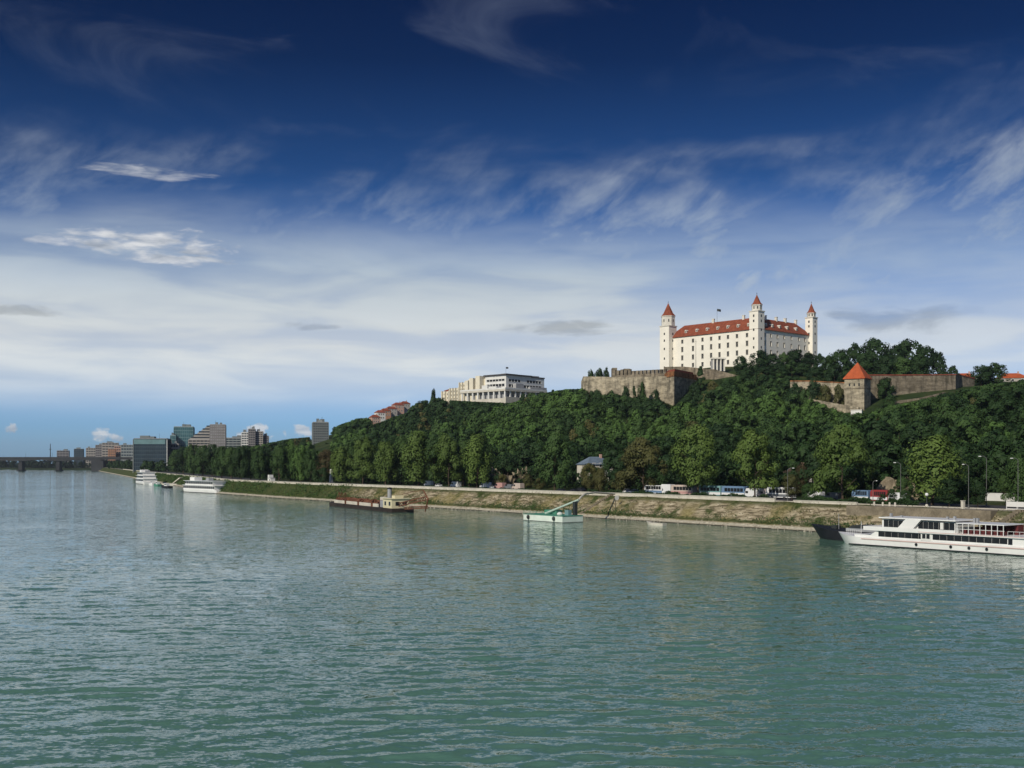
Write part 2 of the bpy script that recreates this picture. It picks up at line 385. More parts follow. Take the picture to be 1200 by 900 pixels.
# stone and grass river bank: pale toe, green fringe, dry grass over stone; greener upstream
def bankmat():
    m = bpy.data.materials.new('bank'); m.use_nodes = True; q = NG(m.node_tree)
    pos = q.node('ShaderNodeNewGeometry').outputs['Position']
    s_ = q.node('ShaderNodeSeparateXYZ'); q.put(s_.inputs[0], pos); x, y, z = s_.outputs
    t = q.m('ADD', q.m('MULTIPLY', x, UX), q.m('MULTIPLY', y, UY))
    st = q.xyz(q.m('MULTIPLY', t, .35), q.m('MULTIPLY', z, 2.2), 0.0)
    n1 = q.noise(st, .8, 6, .65); n2 = q.noise(pos, .09, 4, .6); n3 = q.noise(pos, 1.3, 4, .7)
    stone = q.ramp(n1, [(.30, (.05, .042, .026)), (.44, (.16, .13, .08)), (.54, (.36, .30, .195)), (.70, (.56, .48, .35))])
    dry = q.ramp(n3, [(.3, (.11, .095, .035)), (.7, (.34, .285, .135))])
    green = q.ramp(n3, [(.3, (.022, .035, .010)), (.7, (.07, .09, .025))])
    c = q.mix(q.ss(n2, .42, .62), stone, dry)
    c = q.mix(q.ss(q.noise(pos, .16, 5, .65), .50, .68), c, green)
    c = q.mix(q.m('MULTIPLY', q.ss(q.m('ADD', z, q.m('MULTIPLY', n1, 1.2)), 5.7, 6.7), .75), c, green)         # grassy lip
    left = q.ss(t, 395.0, 450.0)
    c = q.mix(q.m('MULTIPLY', left, q.ss(n1, .2, .5, .55, .95)), c, green)
    fr = q.m('MULTIPLY', q.ss(z, .9, 1.2), q.m('SUBTRACT', 1.0, q.ss(q.m('ADD', z, q.m('MULTIPLY', n3, 1.5)), 2.2, 2.9)))
    c = q.mix(q.m('MULTIPLY', fr, .85), c, green)
    toe = q.m('SUBTRACT', 1.0, q.ss(q.m('ADD', z, q.m('MULTIPLY', n3, .3)), .85, 1.15))
    c = q.mix(toe, c, q.ramp(n3, [(.3, (.28, .25, .18)), (.7, (.60, .55, .42))]))
    c = q.mix(q.m('SUBTRACT', 1.0, q.ss(z, .10, .34)), c, (.05, .045, .03))
    b = q.node('ShaderNodeBsdfPrincipled'); q.put(b.inputs['Base Color'], c); b.inputs['Roughness'].default_value = .95
    b.inputs['Specular IOR Level'].default_value = .1
    bp = q.node('ShaderNodeBump'); bp.inputs['Strength'].default_value = .7; bp.inputs['Distance'].default_value = .35
    q.put(bp.inputs['Height'], n1); q.l.new(bp.outputs[0], b.inputs['Normal'])
    o = q.node('ShaderNodeOutputMaterial'); q.l.new(b.outputs[0], o.inputs[0]); MATS['bank'] = m
bankmat()
ts1 = np.concatenate([np.arange(-420, 1000, 5.), np.arange(1000, 3700, 30.)])
sheet('riverbank', ts1, np.array([-30, -6, -1.5, 0, .8, 1.5, 2.2, 3.2, 4.2, 5.2, 6.2, 7.2, 8.2, 9, 9.5, 10.4]), 'bank', .10, 3)
sheet('promenade', ts1, np.array([10.4, 12, 16]), 'paving')
sheet('road', ts1, np.array([16, 20, 24, 30, 36]), 'asphalt')
ts2 = np.concatenate([np.arange(-420, 1300, 10.), np.arange(1300, 3700, 40.)])
sheet('ground', ts2, np.concatenate([[36, 40, 44], np.arange(50, 480, 8.), [520, 600, 700, 850, 1000, 1200, 1600]]), 'hill ground')
# flat far bank beyond the bend
fb = MB().prism([(-6000, 2650), (-1350, 2650), (-1080, 2400), (-830, 2240), (-690, 2060), (-300, 2300), (600, 2600), (3000, 5800), (-6000, 5800)], -1, 3.5)
kind(fb.build('far_bank', 'far ground'), 'structure')

# ------------------------------------------------------------------ river
def watermat():
    m = bpy.data.materials.new('river water'); m.use_nodes = True; q = NG(m.node_tree)
    pos = q.node('ShaderNodeNewGeometry').outputs['Position']
    s_ = q.node('ShaderNodeSeparateXYZ'); q.put(s_.inputs[0], pos); x, y, z = s_.outputs
    big = q.noise(q.xyz(q.m('MULTIPLY', x, .012), q.m('MULTIPLY', y, .006), 0.0), 1.0, 4, .6)
    c = q.ramp(big, [(.28, WATER_A), (.5, tuple((u+v)/2 for u, v in zip(WATER_A, WATER_B))), (.7, WATER_B)])
    # ripples as facet slopes at several wavelengths, stronger in gusts; crests run across the wind
    def slope(sx, sy, det, seed, rot):
        cs, sn = math.cos(rot), math.sin(rot)
        xx = q.m('ADD', q.m('MULTIPLY', x, cs*sx), q.m('MULTIPLY', y, sn*sx)); yy = q.m('ADD', q.m('MULTIPLY', x, -sn*sy), q.m('MULTIPLY', y, cs*sy))
        nd = q.node('ShaderNodeTexNoise'); q.put(nd.inputs['Vector'], q.xyz(xx, yy, seed)); nd.inputs['Scale'].default_value = 1.0
        nd.inputs['Detail'].default_value = det; nd.inputs['Roughness'].default_value = .6; nd.inputs['Distortion'].default_value = .5
        se = q.node('ShaderNodeSeparateXYZ'); q.put(se.inputs[0], nd.outputs['Color']); return q.m('SUBTRACT', se.outputs[0], .5), q.m('SUBTRACT', se.outputs[1], .5)
    sxs, sys_ = 0.0, 0.0
    for k_, args in zip(WAVE, ((.26, .60, 3, 1.0, .10), (.75, 1.75, 3, 5.0, -.14), (2.3, 4.8, 3, 9.0, .2))):
        a_, b_ = slope(*args); sxs = q.m('ADD', q.m('MULTIPLY', a_, k_*.45), sxs); sys_ = q.m('ADD', q.m('MULTIPLY', b_, k_), sys_)
    gust = q.ss(q.noise(q.xyz(q.m('MULTIPLY', x, .022), q.m('MULTIPLY', y, .010), 2.0), 1.0, 5, .6), .32, .68, .55, 1.25)
    va = q.node('ShaderNodeVectorMath', operation='ADD'); q.put(va.inputs[0], q.node('ShaderNodeNewGeometry').outputs['Normal'])
    q.put(va.inputs[1], q.xyz(q.m('MULTIPLY', sxs, gust), q.m('MULTIPLY', sys_, gust), 0.0))
    vn = q.node('ShaderNodeVectorMath', operation='NORMALIZE'); q.put(vn.inputs[0], va.outputs[0])
    b = q.node('ShaderNodeBsdfPrincipled'); q.put(b.inputs['Base Color'], c); b.inputs['Roughness'].default_value = .05
    b.inputs['IOR'].default_value = 1.36; b.inputs['Specular IOR Level'].default_value = .6
    q.l.new(vn.outputs[0], b.inputs['Normal'])
    o = q.node('ShaderNodeOutputMaterial'); q.l.new(b.outputs[0], o.inputs[0]); MATS['water'] = m
WATER_A, WATER_B = (.082, .178, .118), (.120, .250, .180)
WAVE = (.26, .42, .50)
watermat()
def water_mesh():
    """river surface: real ripples on rows that get closer together towards the viewer, flat far off"""
    rs = np.random.default_rng(21)
    py = np.concatenate([np.arange(1080, 590, -.85), np.arange(590, 552, -1.0)]); Yr = CAMZ*F/(py-HOR); Yr = np.concatenate([Yr, [2100, 2500, 2900]])
    r = np.concatenate([[-3, -1.6, -.9, -.65], np.arange(-.54, .5401, .0017), [.65, .9, 1.6, 3]])
    Yg, rg_ = np.meshgrid(Yr, r, indexing='ij'); Xg = Yg*rg_
    gap = np.gradient(Yr)[:, None]; gap = np.abs(gap)+0*Xg
    # slow wander of the phase and of the strength keeps the ripples from lining up
    def lf(n, lo, hi):
        f = 0*Xg
        for _ in range(n):
            a = rs.uniform(0, 6.28); k = 2*math.pi/rs.uniform(lo, hi); f += np.sin(k*(Xg*math.cos(a)+Yg*math.sin(a))+rs.uniform(0, 6.28))
        return f/math.sqrt(n/2)
    w1, w2, gust = lf(7, 18, 60), lf(7, 7, 25), lf(9, 25, 140)
    Z = 0*Xg; N = 110
    for i in range(N):
        lam = 1.4*(5.5/1.4)**rs.uniform(0, 1); a = R(97)+rs.normal(0, .36); k = 2*math.pi/lam
        fade = np.clip(lam/(gap*2.3)-.55, 0, 1)
        Z += fade*(SLOPE*lam/(2*math.pi)*math.sqrt(2/N)*(2.2/max(2.2, lam))**.45)*np.sin(k*(Xg*math.cos(a)+Yg*math.sin(a))+rs.uniform(0, 6.28)+.9*w1+.7*w2*(1 if i % 2 else -1))
    Z *= np.clip(.85+.30*gust, .35, 1.6)
    Z = Z+.12*np.maximum(Z, 0)*2
    V = np.stack([Xg, Yg, Z], -1).reshape(-1, 3); a, b = Xg.shape; I = np.arange(a*b).reshape(a, b)
    Q = np.stack([I[:-1, :-1], I[:-1, 1:], I[1:, 1:], I[1:, :-1]], -1).reshape(-1, 4)
    V = np.concatenate([V, [(-900, -300, -.3), (900, -300, -.3), (900, Yr[0]+2, -.3), (-900, Yr[0]+2, -.3)]]); Q = np.concatenate([Q, [[a*b, a*b+1, a*b+2, a*b+3]]])
    me = npmesh('river_water', V, Q, ['water']); me.polygons.foreach_set('use_smooth', [True]*len(Q))
    o = bpy.data.objects.new('river_water', me); COL.objects.link(o); kind(o, 'structure')
SLOPE = .07
HAZE = 0.00004
water_mesh()

# ------------------------------------------------------------------ foliage
def leaf_quads(rng, c, nrm, size, asp=.62):
    """ragged leaf sprays: one crooked quad per centre, facing roughly nrm"""
    n = len(c); nrm = nrm/np.maximum(np.linalg.norm(nrm, axis=1, keepdims=True), 1e-6)
    t = np.cross(nrm, rng.normal(size=(n, 3))); t /= np.maximum(np.linalg.norm(t, axis=1, keepdims=True), 1e-6)
    b = np.cross(nrm, t); s = (size*rng.uniform(.6, 1.35, n))[:, None]
    k = rng.uniform(.55, 1.15, (4, n, 1))
    V = np.stack([c+t*s*k[0], c+b*s*asp*k[1], c-t*s*k[2], c-b*s*asp*k[3]], 1).reshape(-1, 3)
    return V, np.arange(4*n).reshape(n, 4)
def crown_points(rng, kind_, H, Rr, base, nl, per, lr, up=.12):
    """lobes spread through the crown's volume; leaf sprays cover each lobe and thin out inside"""
    C = []; Nn = []
    for i in range(nl):
        h = rng.uniform(0, 1)**.85
        if kind_ == 'poplar': env = (math.sin(math.pi*min(1, h*.78+.16)))**.8
        elif kind_ == 'cone': env = (1-h)**.8*.95+.05
        elif kind_ == 'dense': env = math.sqrt(max(.05, 1-(max(0, h-.25)/.78)**2))
        else: env = math.sqrt(max(.02, 1-(2*h*.92-.78)**2/1.2)) if h > .4 else .62+.9*h*.85
        env = min(env, 1.0)
        a = rng.uniform(0, 2*math.pi); rad = Rr*env*rng.uniform(.32, .90)
        r = lr*rng.uniform(.65, 1.2)*(.75+.35*env)
        sz = {'poplar': 1.9, 'cone': .7}.get(kind_, .85)
        c = np.array([rad*math.cos(a), rad*math.sin(a), base+(H-base)*h*.93])
        m = int(per*rng.uniform(.7, 1.3)); d = rng.normal(size=(m, 3)); d /= np.linalg.norm(d, axis=1, keepdims=True)
        out = np.array([math.cos(a), math.sin(a), .5]); keep = d@out > rng.uniform(-.95, .3, m); d = d[keep]
        rr = r*rng.uniform(.55, 1.08, (len(d), 1))
        p = c+d*rr*np.array([1, 1, sz])
        C.append(p); Nn.append(d+.45*out+np.array([0, 0, up])+rng.normal(0, .15, d.shape))
    C = np.concatenate(C); Nn = np.concatenate(Nn)
    ok = (C[:, 2] > base*.75) & (C[:, 2] < H*1.01); return C[ok], Nn[ok]
def trunk_mb(rng, H, r, base, Rr):
    mb = MB(); p = Vector((0, 0, -.6)); rad = r*1.15
    for k in range(4):
        q = Vector((rng.normal(0, .01)*H, rng.normal(0, .01)*H, base*.4+(k/3)*(H*.6-base*.4)))
        r2 = r*(1-.24*(k+1)); mb.tube(p, q, rad, r2, 7); p, rad = q, r2
    for k in range(5):
        a = rng.uniform(0, 6.28); z = base*.75+k*(H*.5-base*.75)/5
        mb.tube((0, 0, z), (Rr*.6*math.cos(a), Rr*.6*math.sin(a), z+H*.18), r*.42, r*.12, 5)
    return mb
def crown_mesh(name, seed, kind_, H, Rr, base, nl, per, lr, ls, m, with_trunk=True):
    rng = np.random.default_rng(seed)
    c, n = crown_points(rng, kind_, H, Rr, base, nl, per, lr)
    V, Q = leaf_quads(rng, c, n, ls)
    idx = np.zeros(len(Q), int); mats = [m]
    if with_trunk:
        tb = MB(); tb.tube((0, 0, -1.0), (0, 0, H*.5), H*.022, H*.012, 5)
        tv = np.array(tb.v); q4 = np.array([f for f in tb.f if len(f) == 4])+len(V)
        V = np.concatenate([V, tv]); Q = np.concatenate([Q, q4]); idx = np.concatenate([idx, np.ones(len(q4), int)]); mats = [m, 'bark']
    return npmesh(name, V, Q, mats, idx)

# small hill trees: trunk and crown in one mesh, they are a few pixels each
HILL = {}
for key, m in (('dark', 'leaf dark'), ('mid', 'leaf mid'), ('bright', 'leaf bright'), ('olive', 'leaf olive'), ('brown', 'leaf brown')):
    HILL[key] = [crown_mesh('hill_tree_'+key, 10+i+sum(map(ord, key)), 'dense', 11, 4.1+.3*i, .6, 20, 120, 1.75, .46, m) for i in range(3)]
HILL['fir'] = [crown_mesh('conifer', 77, 'cone', 13, 2.6, .3, 34, 80, 1.0, .45, 'leaf dark')]
for key, m in (('dark', 'leaf dark'), ('mid', 'leaf mid'), ('olive', 'leaf olive')):
    HILL['park '+key] = [crown_mesh('park_tree_'+key, 310+i, 'dense', 11, 5.2, .2, 44, 130, 1.7, .42, m) for i in range(2)]
# tops of the wood as they stand against what is behind (photo columns, rows): keeps walls and houses clear
_TX = [300, 340, 362, 364, 388, 392, 420, 432, 434, 445, 460, 479, 485, 500, 512, 518, 548, 575, 600, 612, 622, 640, 662, 684, 700, 740, 780, 790, 815, 835, 850, 862, 900, 925, 945, 990, 1022, 1030, 1050, 1100, 1118, 1150, 1200, 1300]
_TY = [522, 514, 512, 528, 528, 500, 490, 489, 498, 495, 489, 483, 475, 466, 462, 468, 470, 471, 472, 468, 464, 460, 456, 455, 458, 465, 472, 474, 466, 458, 449, 440, 438, 446, 466, 484, 484, 478, 474, 464, 458, 452, 445, 440]
def toprow(px): return float(np.interp(px, _TX, _TY))
def px_of(x, y): return 600+x/y*F
def py_of(z, y): return HOR-(z-CAMZ)/y*F

TREE_ROOTS = []
def hill_tree(x, y, key, label, group, s=1.0, rz=0.0, name='broadleaf_tree', clip=True, sz=1.0):
    z = gz(x, y)-.3
    me = HILL[key][int(abs(x*7.3+y*3.1)) % len(HILL[key])]
    H = 11.0 if key != 'fir' else 13.0
    if clip:
        lim = CAMZ+(HOR-toprow(px_of(x, y)))/F*y
        if z+H*s*sz > lim:
            s2 = (lim-z)/(H*sz)
            if s2 < .22: return None
            sz *= max(.75, s2/s); s = min(s, max(s2, .3)*1.15)
            sz = min(1.0, (lim-z)/(H*s))
            if sz < .45: return None
    o = bpy.data.objects.new(name, me); COL.objects.link(o)
    o.location = (x, y, z); o.rotation_euler = (0, 0, rz); o.scale = (s, s, s*sz)
    return tag(o, label, 'tree', group)

rnd = random.Random(11)
# keep-out discs (x, y, r) for buildings and walls on the hill
KEEP = []
def blocked(x, y, pad=0):
    return any((x-a)**2+(y-b)**2 < (r+pad)**2 for a, b, r in KEEP)

# ------------------------------------------------------------------ the castle
def pierced(wall, org, ux, L, H, holes, depth):
    """a wall face with real openings: org + ux*a + z*b, outward normal = ux x z; returns nothing, fills wall"""
    ox, oy, oz = org; ax, ay = ux; nx, ny = ay, -ax
    xs = sorted({0, L, *[h[0] for h in holes], *[h[1] for h in holes]}); zs = sorted({0, H, *[h[2] for h in holes], *[h[3] for h in holes]})
    P = lambda a, b, d=0: (ox+ax*a-nx*d, oy+ay*a-ny*d, oz+b)
    for i in range(len(xs)-1):
        for j in range(len(zs)-1):
            cx, cz = (xs[i]+xs[i+1])/2, (zs[j]+zs[j+1])/2
            if any(h[0] < cx < h[1] and h[2] < cz < h[3] for h in holes): continue
            wall.add([P(xs[i], zs[j]), P(xs[i+1], zs[j]), P(xs[i+1], zs[j+1]), P(xs[i], zs[j+1])], [(0, 1, 2, 3)])
    for a0, a1, b0, b1 in holes:
        wall.add([P(a0,b0), P(a1,b0), P(a1,b1), P(a0,b1), P(a0,b0,depth), P(a1,b0,depth), P(a1,b1,depth), P(a0,b1,depth)],
                 [(0,4,5,1), (1,5,6,2), (2,6,7,3), (3,7,4,0)])
def window(parent, org, ux, h, depth, frame='trim stone', pane='glass dark', sill=True, name='window', bars=True):
    """pane set back in its opening, with a proud surround"""
    ox, oy, oz = org; ax, ay = ux; nx, ny = ay, -ax
    P = lambda a, b, d: (ox+ax*a+nx*d, oy+ay*a+ny*d, oz+b)
    a0, a1, b0, b1 = h; mb = MB(); t = .16
    def bar(p0, p1, q0, q1, d0_, d1):
        vs = [P(p0,q0,d0_),P(p1,q0,d0_),P(p1,q1,d0_),P(p0,q1,d0_),P(p0,q0,d1),P(p1,q0,d1),P(p1,q1,d1),P(p0,q1,d1)]
        mb.add(vs, [(0,3,2,1),(4,5,6,7),(0,1,5,4),(1,2,6,5),(2,3,7,6),(3,0,4,7)])
    mb.add([P(a0, b0, -depth), P(a1, b0, -depth), P(a1, b1, -depth), P(a0, b1, -depth)], [(0, 1, 2, 3)])
    w = mb.build(name, pane, parent)
    mb = MB()
    bar(a0-t, a0, b0, b1, .004, .07); bar(a1, a1+t, b0, b1, .004, .07); bar(a0-t-.05, a1+t+.05, b1, b1+.25, .004, .12); bar(a0-t-.05, a1+t+.05, b0-.2, b0, .004, .14)
    if bars: bar((a0+a1)/2-.04, (a0+a1)/2+.04, b0, b1, -depth+.02, -depth+.08)
    mb.build('frame', frame, w)
    return w
CX, CY, CZ = 152.9, 690.0, 74.0
CR = R(42); LA, LB, EH, RH, WD = 58.4, 71.4, 26.0, 34.0, 14.5     # right wing, left wing, eaves, ridge, wing depth
castle = thing('castle', 'large white castle with red tiled roofs and corner towers on top of the hill', 'castle', (CX, CY, CZ), CR)
wall = MB(); wins = []
rows = [(5.2, 7.5), (10.3, 13.0), (15.8, 18.6), (21.4, 23.4)]
cols = [3.5, 11.2, 18.2, 24.9, 31.6, 38.6, 46.4, 55.4]
# left wing faces -x: run along -y so that the normal is -x
Lo, Lu = (0, LB, 0), (0, -1)
holesL = []
for i, c in enumerate(cols):
    for j, (z0, z1) in enumerate(rows):
        if j == 0 and i in (0, 3): continue
        holesL.append((LB-c-4.6-.85, LB-c-4.6+.85, z0-.15, z1+.25))
pierced(wall, Lo, Lu, LB, EH, holesL, .45)
Ro, Ru = (0, 0, 0), (1, 0)
holesR = [(c-.85, c+.85, z0-.15, z1+.25) for c in (7.3, 13.8, 20.8, 28.2, 36.2, 44.8, 51.6) for z0, z1 in rows[1:]]
pierced(wall, Ro, Ru, LA, EH, holesR, .45)
wall.add([(LA,0,0),(LA,LB,0),(0,LB,0),(LA,0,EH),(LA,LB,EH),(0,LB,EH)], [(0,1,4,3),(1,2,5,4)])
wall.add([(WD,WD,0),(LA-WD,WD,0),(LA-WD,LB-WD,0),(WD,LB-WD,0),(WD,WD,EH),(LA-WD,WD,EH),(LA-WD,LB-WD,EH),(WD,LB-WD,EH)], [(1,0,4,5),(2,1,5,6),(3,2,6,7),(0,3,7,4)])
wall.build('wall', 'castle white', castle)
cor = MB()
cor.box(-.35, -.004, 0, LB, EH-.75, EH-.1); cor.box(-.35, LA, -.35, -.004, EH-.75, EH-.1)
cor.box(-.22, -.004, 0, LB, -.5, 2.0); cor.box(0, LA, -.22, -.004, -.5, 2.0)
cor.build('cornice', 'trim stone', castle)
for h in holesL: window(castle, Lo, Lu, h, .42)
for h in holesR: window(castle, Ro, Ru, h, .42)
rf = MB(); e = .8
def loop(i, z): return [(i, i, z), (LA-i, i, z), (LA-i, LB-i, z), (i, LB-i, z)]
vs = loop(-e, EH-.15)+loop(WD/2, RH)+loop(WD+e*.5, EH)+loop(-e, EH-.45)
rf.add(vs, [(k, (k+1)%4, 4+(k+1)%4, 4+k) for k in range(4)]+[(4+k, 4+(k+1)%4, 8+(k+1)%4, 8+k) for k in range(4)]+[(12+k, 12+(k+1)%4, (k+1)%4, k) for k in range(4)])
roof = rf.build('roof', 'terracotta', castle)
for (x, y) in ((WD/2, 16), (WD/2, 40), (18, WD/2), (40, WD/2), (52, WD/2), (30, WD/2)):
    MB().box(x-.6, x+.6, y-.8, y+.8, RH-1.2, RH+2.0).box(x-.75, x+.75, y-.95, y+.95, RH+2.0, RH+2.3).build('chimney', 'tower stone', roof)
def dormer(x, y, ang):
    mb = MB(); mb.box(-.9, .9, -.2, 3.2, 0, 1.7); mb.side([(-1.15, 1.7), (1.15, 1.7), (0, 2.6)], -.4, 3.6)
    d = mb.build('dormer', 'tower stone', roof, (x, y, EH+2.1), ang); d.scale = (.8, 1, .8)
    MB().box(-.45, .45, -.24, -.21, .3, 1.4).build('pane', 'glass dark', d)
for c in (3, 11, 19, 27, 35.5, 44, 53): dormer(1.2, c+5, R(-90))
for c in (10.5, 17.5, 25.5, 34, 44): dormer(c, 1.2, 0)
def tower(cx, cy, s, zb, zl, lr, ztop, zap, n=8, ph=0.0, wins=()):
    h = s/2; mb = MB(); t = mb.box(cx-h, cx+h, cy-h, cy+h, -2, zb).build('tower', 'castle white', castle)
    MB().box(cx-h-.35, cx+h+.35, cy-h-.35, cy+h+.35, zb, zb+.6).build('cornice', 'trim stone', t)
    MB().cone(cx, cy, zb+.6, ztop, lr, lr, n, ph).cone(cx, cy, ztop-.5, ztop, lr+.3, lr+.3, n, ph).build('lantern', 'tower stone', t)
    MB().cone(cx, cy, ztop, ztop+(zap-ztop)*.22, lr+.35, lr*.72, n, ph).cone(cx, cy, ztop+(zap-ztop)*.22, zap, lr*.72, .05, n, ph).build('spire', 'terracotta', t)
    MB().tube((cx, cy, zap-.2), (cx, cy, zap+1.6), .09, .05, 6).ball((cx, cy, zap+.5), .28, 8).build('finial', 'dark steel', t)
    for z in wins:
        for (dx, dy) in ((-1, 0), (0, -1)):
            if dx: b = MB().box(cx-h-.05, cx-h-.01, cy-.5, cy+.5, z, z+1.5)
            else: b = MB().box(cx-.5, cx+.5, cy-h-.05, cy-h-.01, z, z+1.5)
            b.build('window', 'glass dark', t)
    for k in range(n):
        a = ph+(k+.5)*2*math.pi/n; rr = lr*math.cos(math.pi/n)+.03
        if math.sin(a-CR*0) < .4 or math.cos(a) < 0:
            zz = (zb+.6+ztop)/2; p = Vector((cx+rr*math.cos(a), cy+rr*math.sin(a), zz)); tv = Vector((-math.sin(a), math.cos(a), 0))
            MB().add([p-tv*.35+Vector((0,0,-.9)), p+tv*.35+Vector((0,0,-.9)), p+tv*.35+Vector((0,0,.9)), p-tv*.35+Vector((0,0,.9))], [(0,1,2,3)]).build('window', 'glass dark', t)
tower(2.5, 2.5, 6.6, 36.6, 0, 3.3, 41.0, 47.5, 8, R(22.5), (8, 13.5, 19, 24.5, 30, 33.2))
tower(-.4, LB+.3, 7.9, 33.2, 0, 4.7, 40.4, 49.3, 8, R(22.5), (5, 11, 17.5, 23, 27.5))
tower(LA+.3, -.3, 5.6, 37.2, 0, 2.8, 40.6, 47.0, 8, R(22.5), (14, 20, 26, 31, 34))
fp = thing('flagpole', 'thin flagpole with a dark flag rising from the castle roof ridge', 'flagpole', (0, 0, 0))
def cw(x, y, z): return Matrix.Translation((CX, CY, CZ))@Matrix.Rotation(CR, 4, 'Z')@Vector((x, y, z))
p = cw(WD/2, 37, RH-.3); fp.location = p
MB().tube((0,0,0), (0,0,9), .10, .06, 6).build('pole', 'lamp grey', fp)
MB().add([(0,0,8.8),(1.3,-.35,8.6),(2.5,.1,8.4),(2.5,.1,6.8),(1.3,-.35,7.0),(0,0,7.2),(.02,.04,8.8),(1.32,-.31,8.6),(2.52,.14,8.4),(2.52,.14,6.8),(1.32,-.31,7.0),(.02,.04,7.2)],
         [(0,1,4,5),(1,2,3,4),(6,11,10,7),(7,10,9,8)]).build('flag', 'dark steel', fp)
KEEP += [(*cw(32, 38, 0)[:2], 41)]
# long mast standing before the left wing
ms_ = thing('mast', 'tall thin dark mast standing before the left wing of the castle', 'mast', (px_(815.5, 690), 690, 73))
MB().tube((0,0,0), (0,0,20), .16, .08, 6).build('pole', 'dark steel', ms_); MB().tube((-.8,0,18.5), (.8,0,18.5), .07, .07, 5).build('crossarm', 'dark steel', ms_)

# ------------------------------------------------------------------ ramparts
def wallrun(name, label, cat, pts, zb, th, m, cap=None, steps=1, capname='coping'):
    """wall along world points (x, y, ztop); capped; base reaches into the slope"""
    root = thing(name, label, cat, (pts[0][0], pts[0][1], 0)); ox, oy = pts[0][0], pts[0][1]
    w = MB(); c = MB()
    for (x0, y0, z0), (x1, y1, z1) in zip(pts[:-1], pts[1:]):
        d = Vector((x1-x0, y1-y0, 0)); L = d.length; d /= L; n = Vector((-d.y, d.x, 0))
        if n.y < 0: n = -n
        q = [(x0-ox, y0-oy), (x1-ox, y1-oy), (x1-ox+n.x*th, y1-oy+n.y*th), (x0-ox+n.x*th, y0-oy+n.y*th)]
        f = lambda x, y, a=(x0-ox, y0-oy), dd=d, L=L, z0=z0, z1=z1: z0+(z1-z0)*max(0, min(1, ((x-a[0])*dd.x+(y-a[1])*dd.y)/L))
        w.prism(q, zb, f)
        if cap:
            e = .25; q2 = [(q[0][0]-n.x*e, q[0][1]-n.y*e), (q[1][0]-n.x*e, q[1][1]-n.y*e), (q[2][0]+n.x*e, q[2][1]+n.y*e), (q[3][0]+n.x*e, q[3][1]+n.y*e)]
            c.prism(q2, f, lambda x, y: f(x, y)+.5)
    w.build('wall', m, root)
    if cap: c.build(capname, cap, root)
    return root
bx, by = px_(790, 645), 645; b2 = (px_(781.5, 654), 654); b3 = (px_(683.5, 684), 684)
wr = wallrun('rampart_wall', 'long sunlit tan stone rampart running left from the corner bastion below the castle', 'wall',
        [(px_(681, 690), 690, pz_(447, 690)), (b3[0], b3[1], pz_(441, 684)), (px_(730, 670), 670, pz_(442, 670)), (b2[0]+.4, b2[1]-.4, pz_(441, 654))], 40, 3.0, 'rampart stone')
ba = thing('corner_bastion', 'pointed corner bastion with orange brick top under the left castle tower', 'bastion', (bx, by, 0))
poly = [(b2[0]-bx, b2[1]-by), (0, 0), (px_(817, 676)-bx, 676-by), (px_(800, 690)-bx, 690-by), (px_(778, 668)-bx, 668-by)]
zt = pz_(441, 645)
MB().prism(poly, 38, zt).build('wall', 'rampart stone', ba)
def grow(poly, k):
    cx = sum(p[0] for p in poly)/len(poly); cy = sum(p[1] for p in poly)/len(poly)
    return [(cx+(x-cx)*k, cy+(y-cy)*k) for x, y in poly]
MB().prism(grow(poly, 1.03), zt, zt+.9).build('coping', 'rampart brick', ba)
MB().prism(grow(poly, .97), zt+.9, zt+3.2).build('parapet', 'rampart brick', ba)
MB().prism(grow(poly, .80), zt+3.2, zt+4.6).build('roof', 'dark red tile', ba)
# crenellated upper wall behind the long rampart
cr = thing('crenellated_wall', 'pale crenellated upper wall with slits above the long tan rampart', 'wall', (px_(718, 690), 690, 0))
w = MB(); L0 = Vector((px_(718, 690), 690)); L1 = Vector((px_(782, 668), 668)); d = (L1-L0).normalized(); n = Vector((-d.y, d.x))
zz = pz_(436, 680); tot = (L1-L0).length; k = 0; s = 0
def seg(a, b, z0, z1, th=1.4):
    p = [d*a, d*b, d*b+n*th, d*a+n*th]; w.prism([(q.x, q.y) for q in p], z0, z1)
seg(0, tot, 55, zz-1.4)
while s < tot-.5:
    seg(s, min(s+1.9, tot), zz-1.4, zz+.9+(1.2 if k < 5 else 0)*(1 if k % 2 == 0 else .6)); s += 2.7; k += 1
w.build('wall', 'rampart grey', cr)
ow = thing('old_guardhouse', 'ruined pale stone guardhouse at the left end of the crenellated wall', 'building', (px_(727, 696), 696, 62))
MB().box(-5, 6, 0, 8, 0, pz_(434, 696)-62).box(-5, -2, 0, 8, pz_(434, 696)-62, pz_(431, 696)-62).box(2.2, 6, 0, 8, pz_(434, 696)-62, pz_(432, 696)-62).build('wall', 'rampart grey', ow)
for k in (-3, 0, 3.6): MB().box(k-.5, k+.5, -.06, -.02, 8.0, 10).build('window', 'glass dark', ow)
tw = wallrun('terrace_wall', 'grey stone terrace wall at the foot of the white castle front', 'wall',
        [(px_(778, 700), 700, pz_(430, 700)), (px_(800, 686), 686, pz_(429.5, 686)), (px_(838, 668), 668, pz_(433, 668)), (px_(868, 664), 664, pz_(441, 664)), (px_(882, 672), 672, pz_(440, 672))], 45, 2.0, 'rampart grey')
pv = thing('gate_pavilion', 'small white pillared gate pavilion on the terrace before the castle', 'pavilion', (px_(842, 672), 672, pz_(433.5, 672)-.05), R(10))
for x in (-3.2, -.9, 1.4, 3.7): MB().box(x-.35, x+.35, -.4, .4, -.6, 6.2).box(x-.5, x+.5, -.55, .55, 6.2, 6.7).build('pillar', 'castle white', pv)
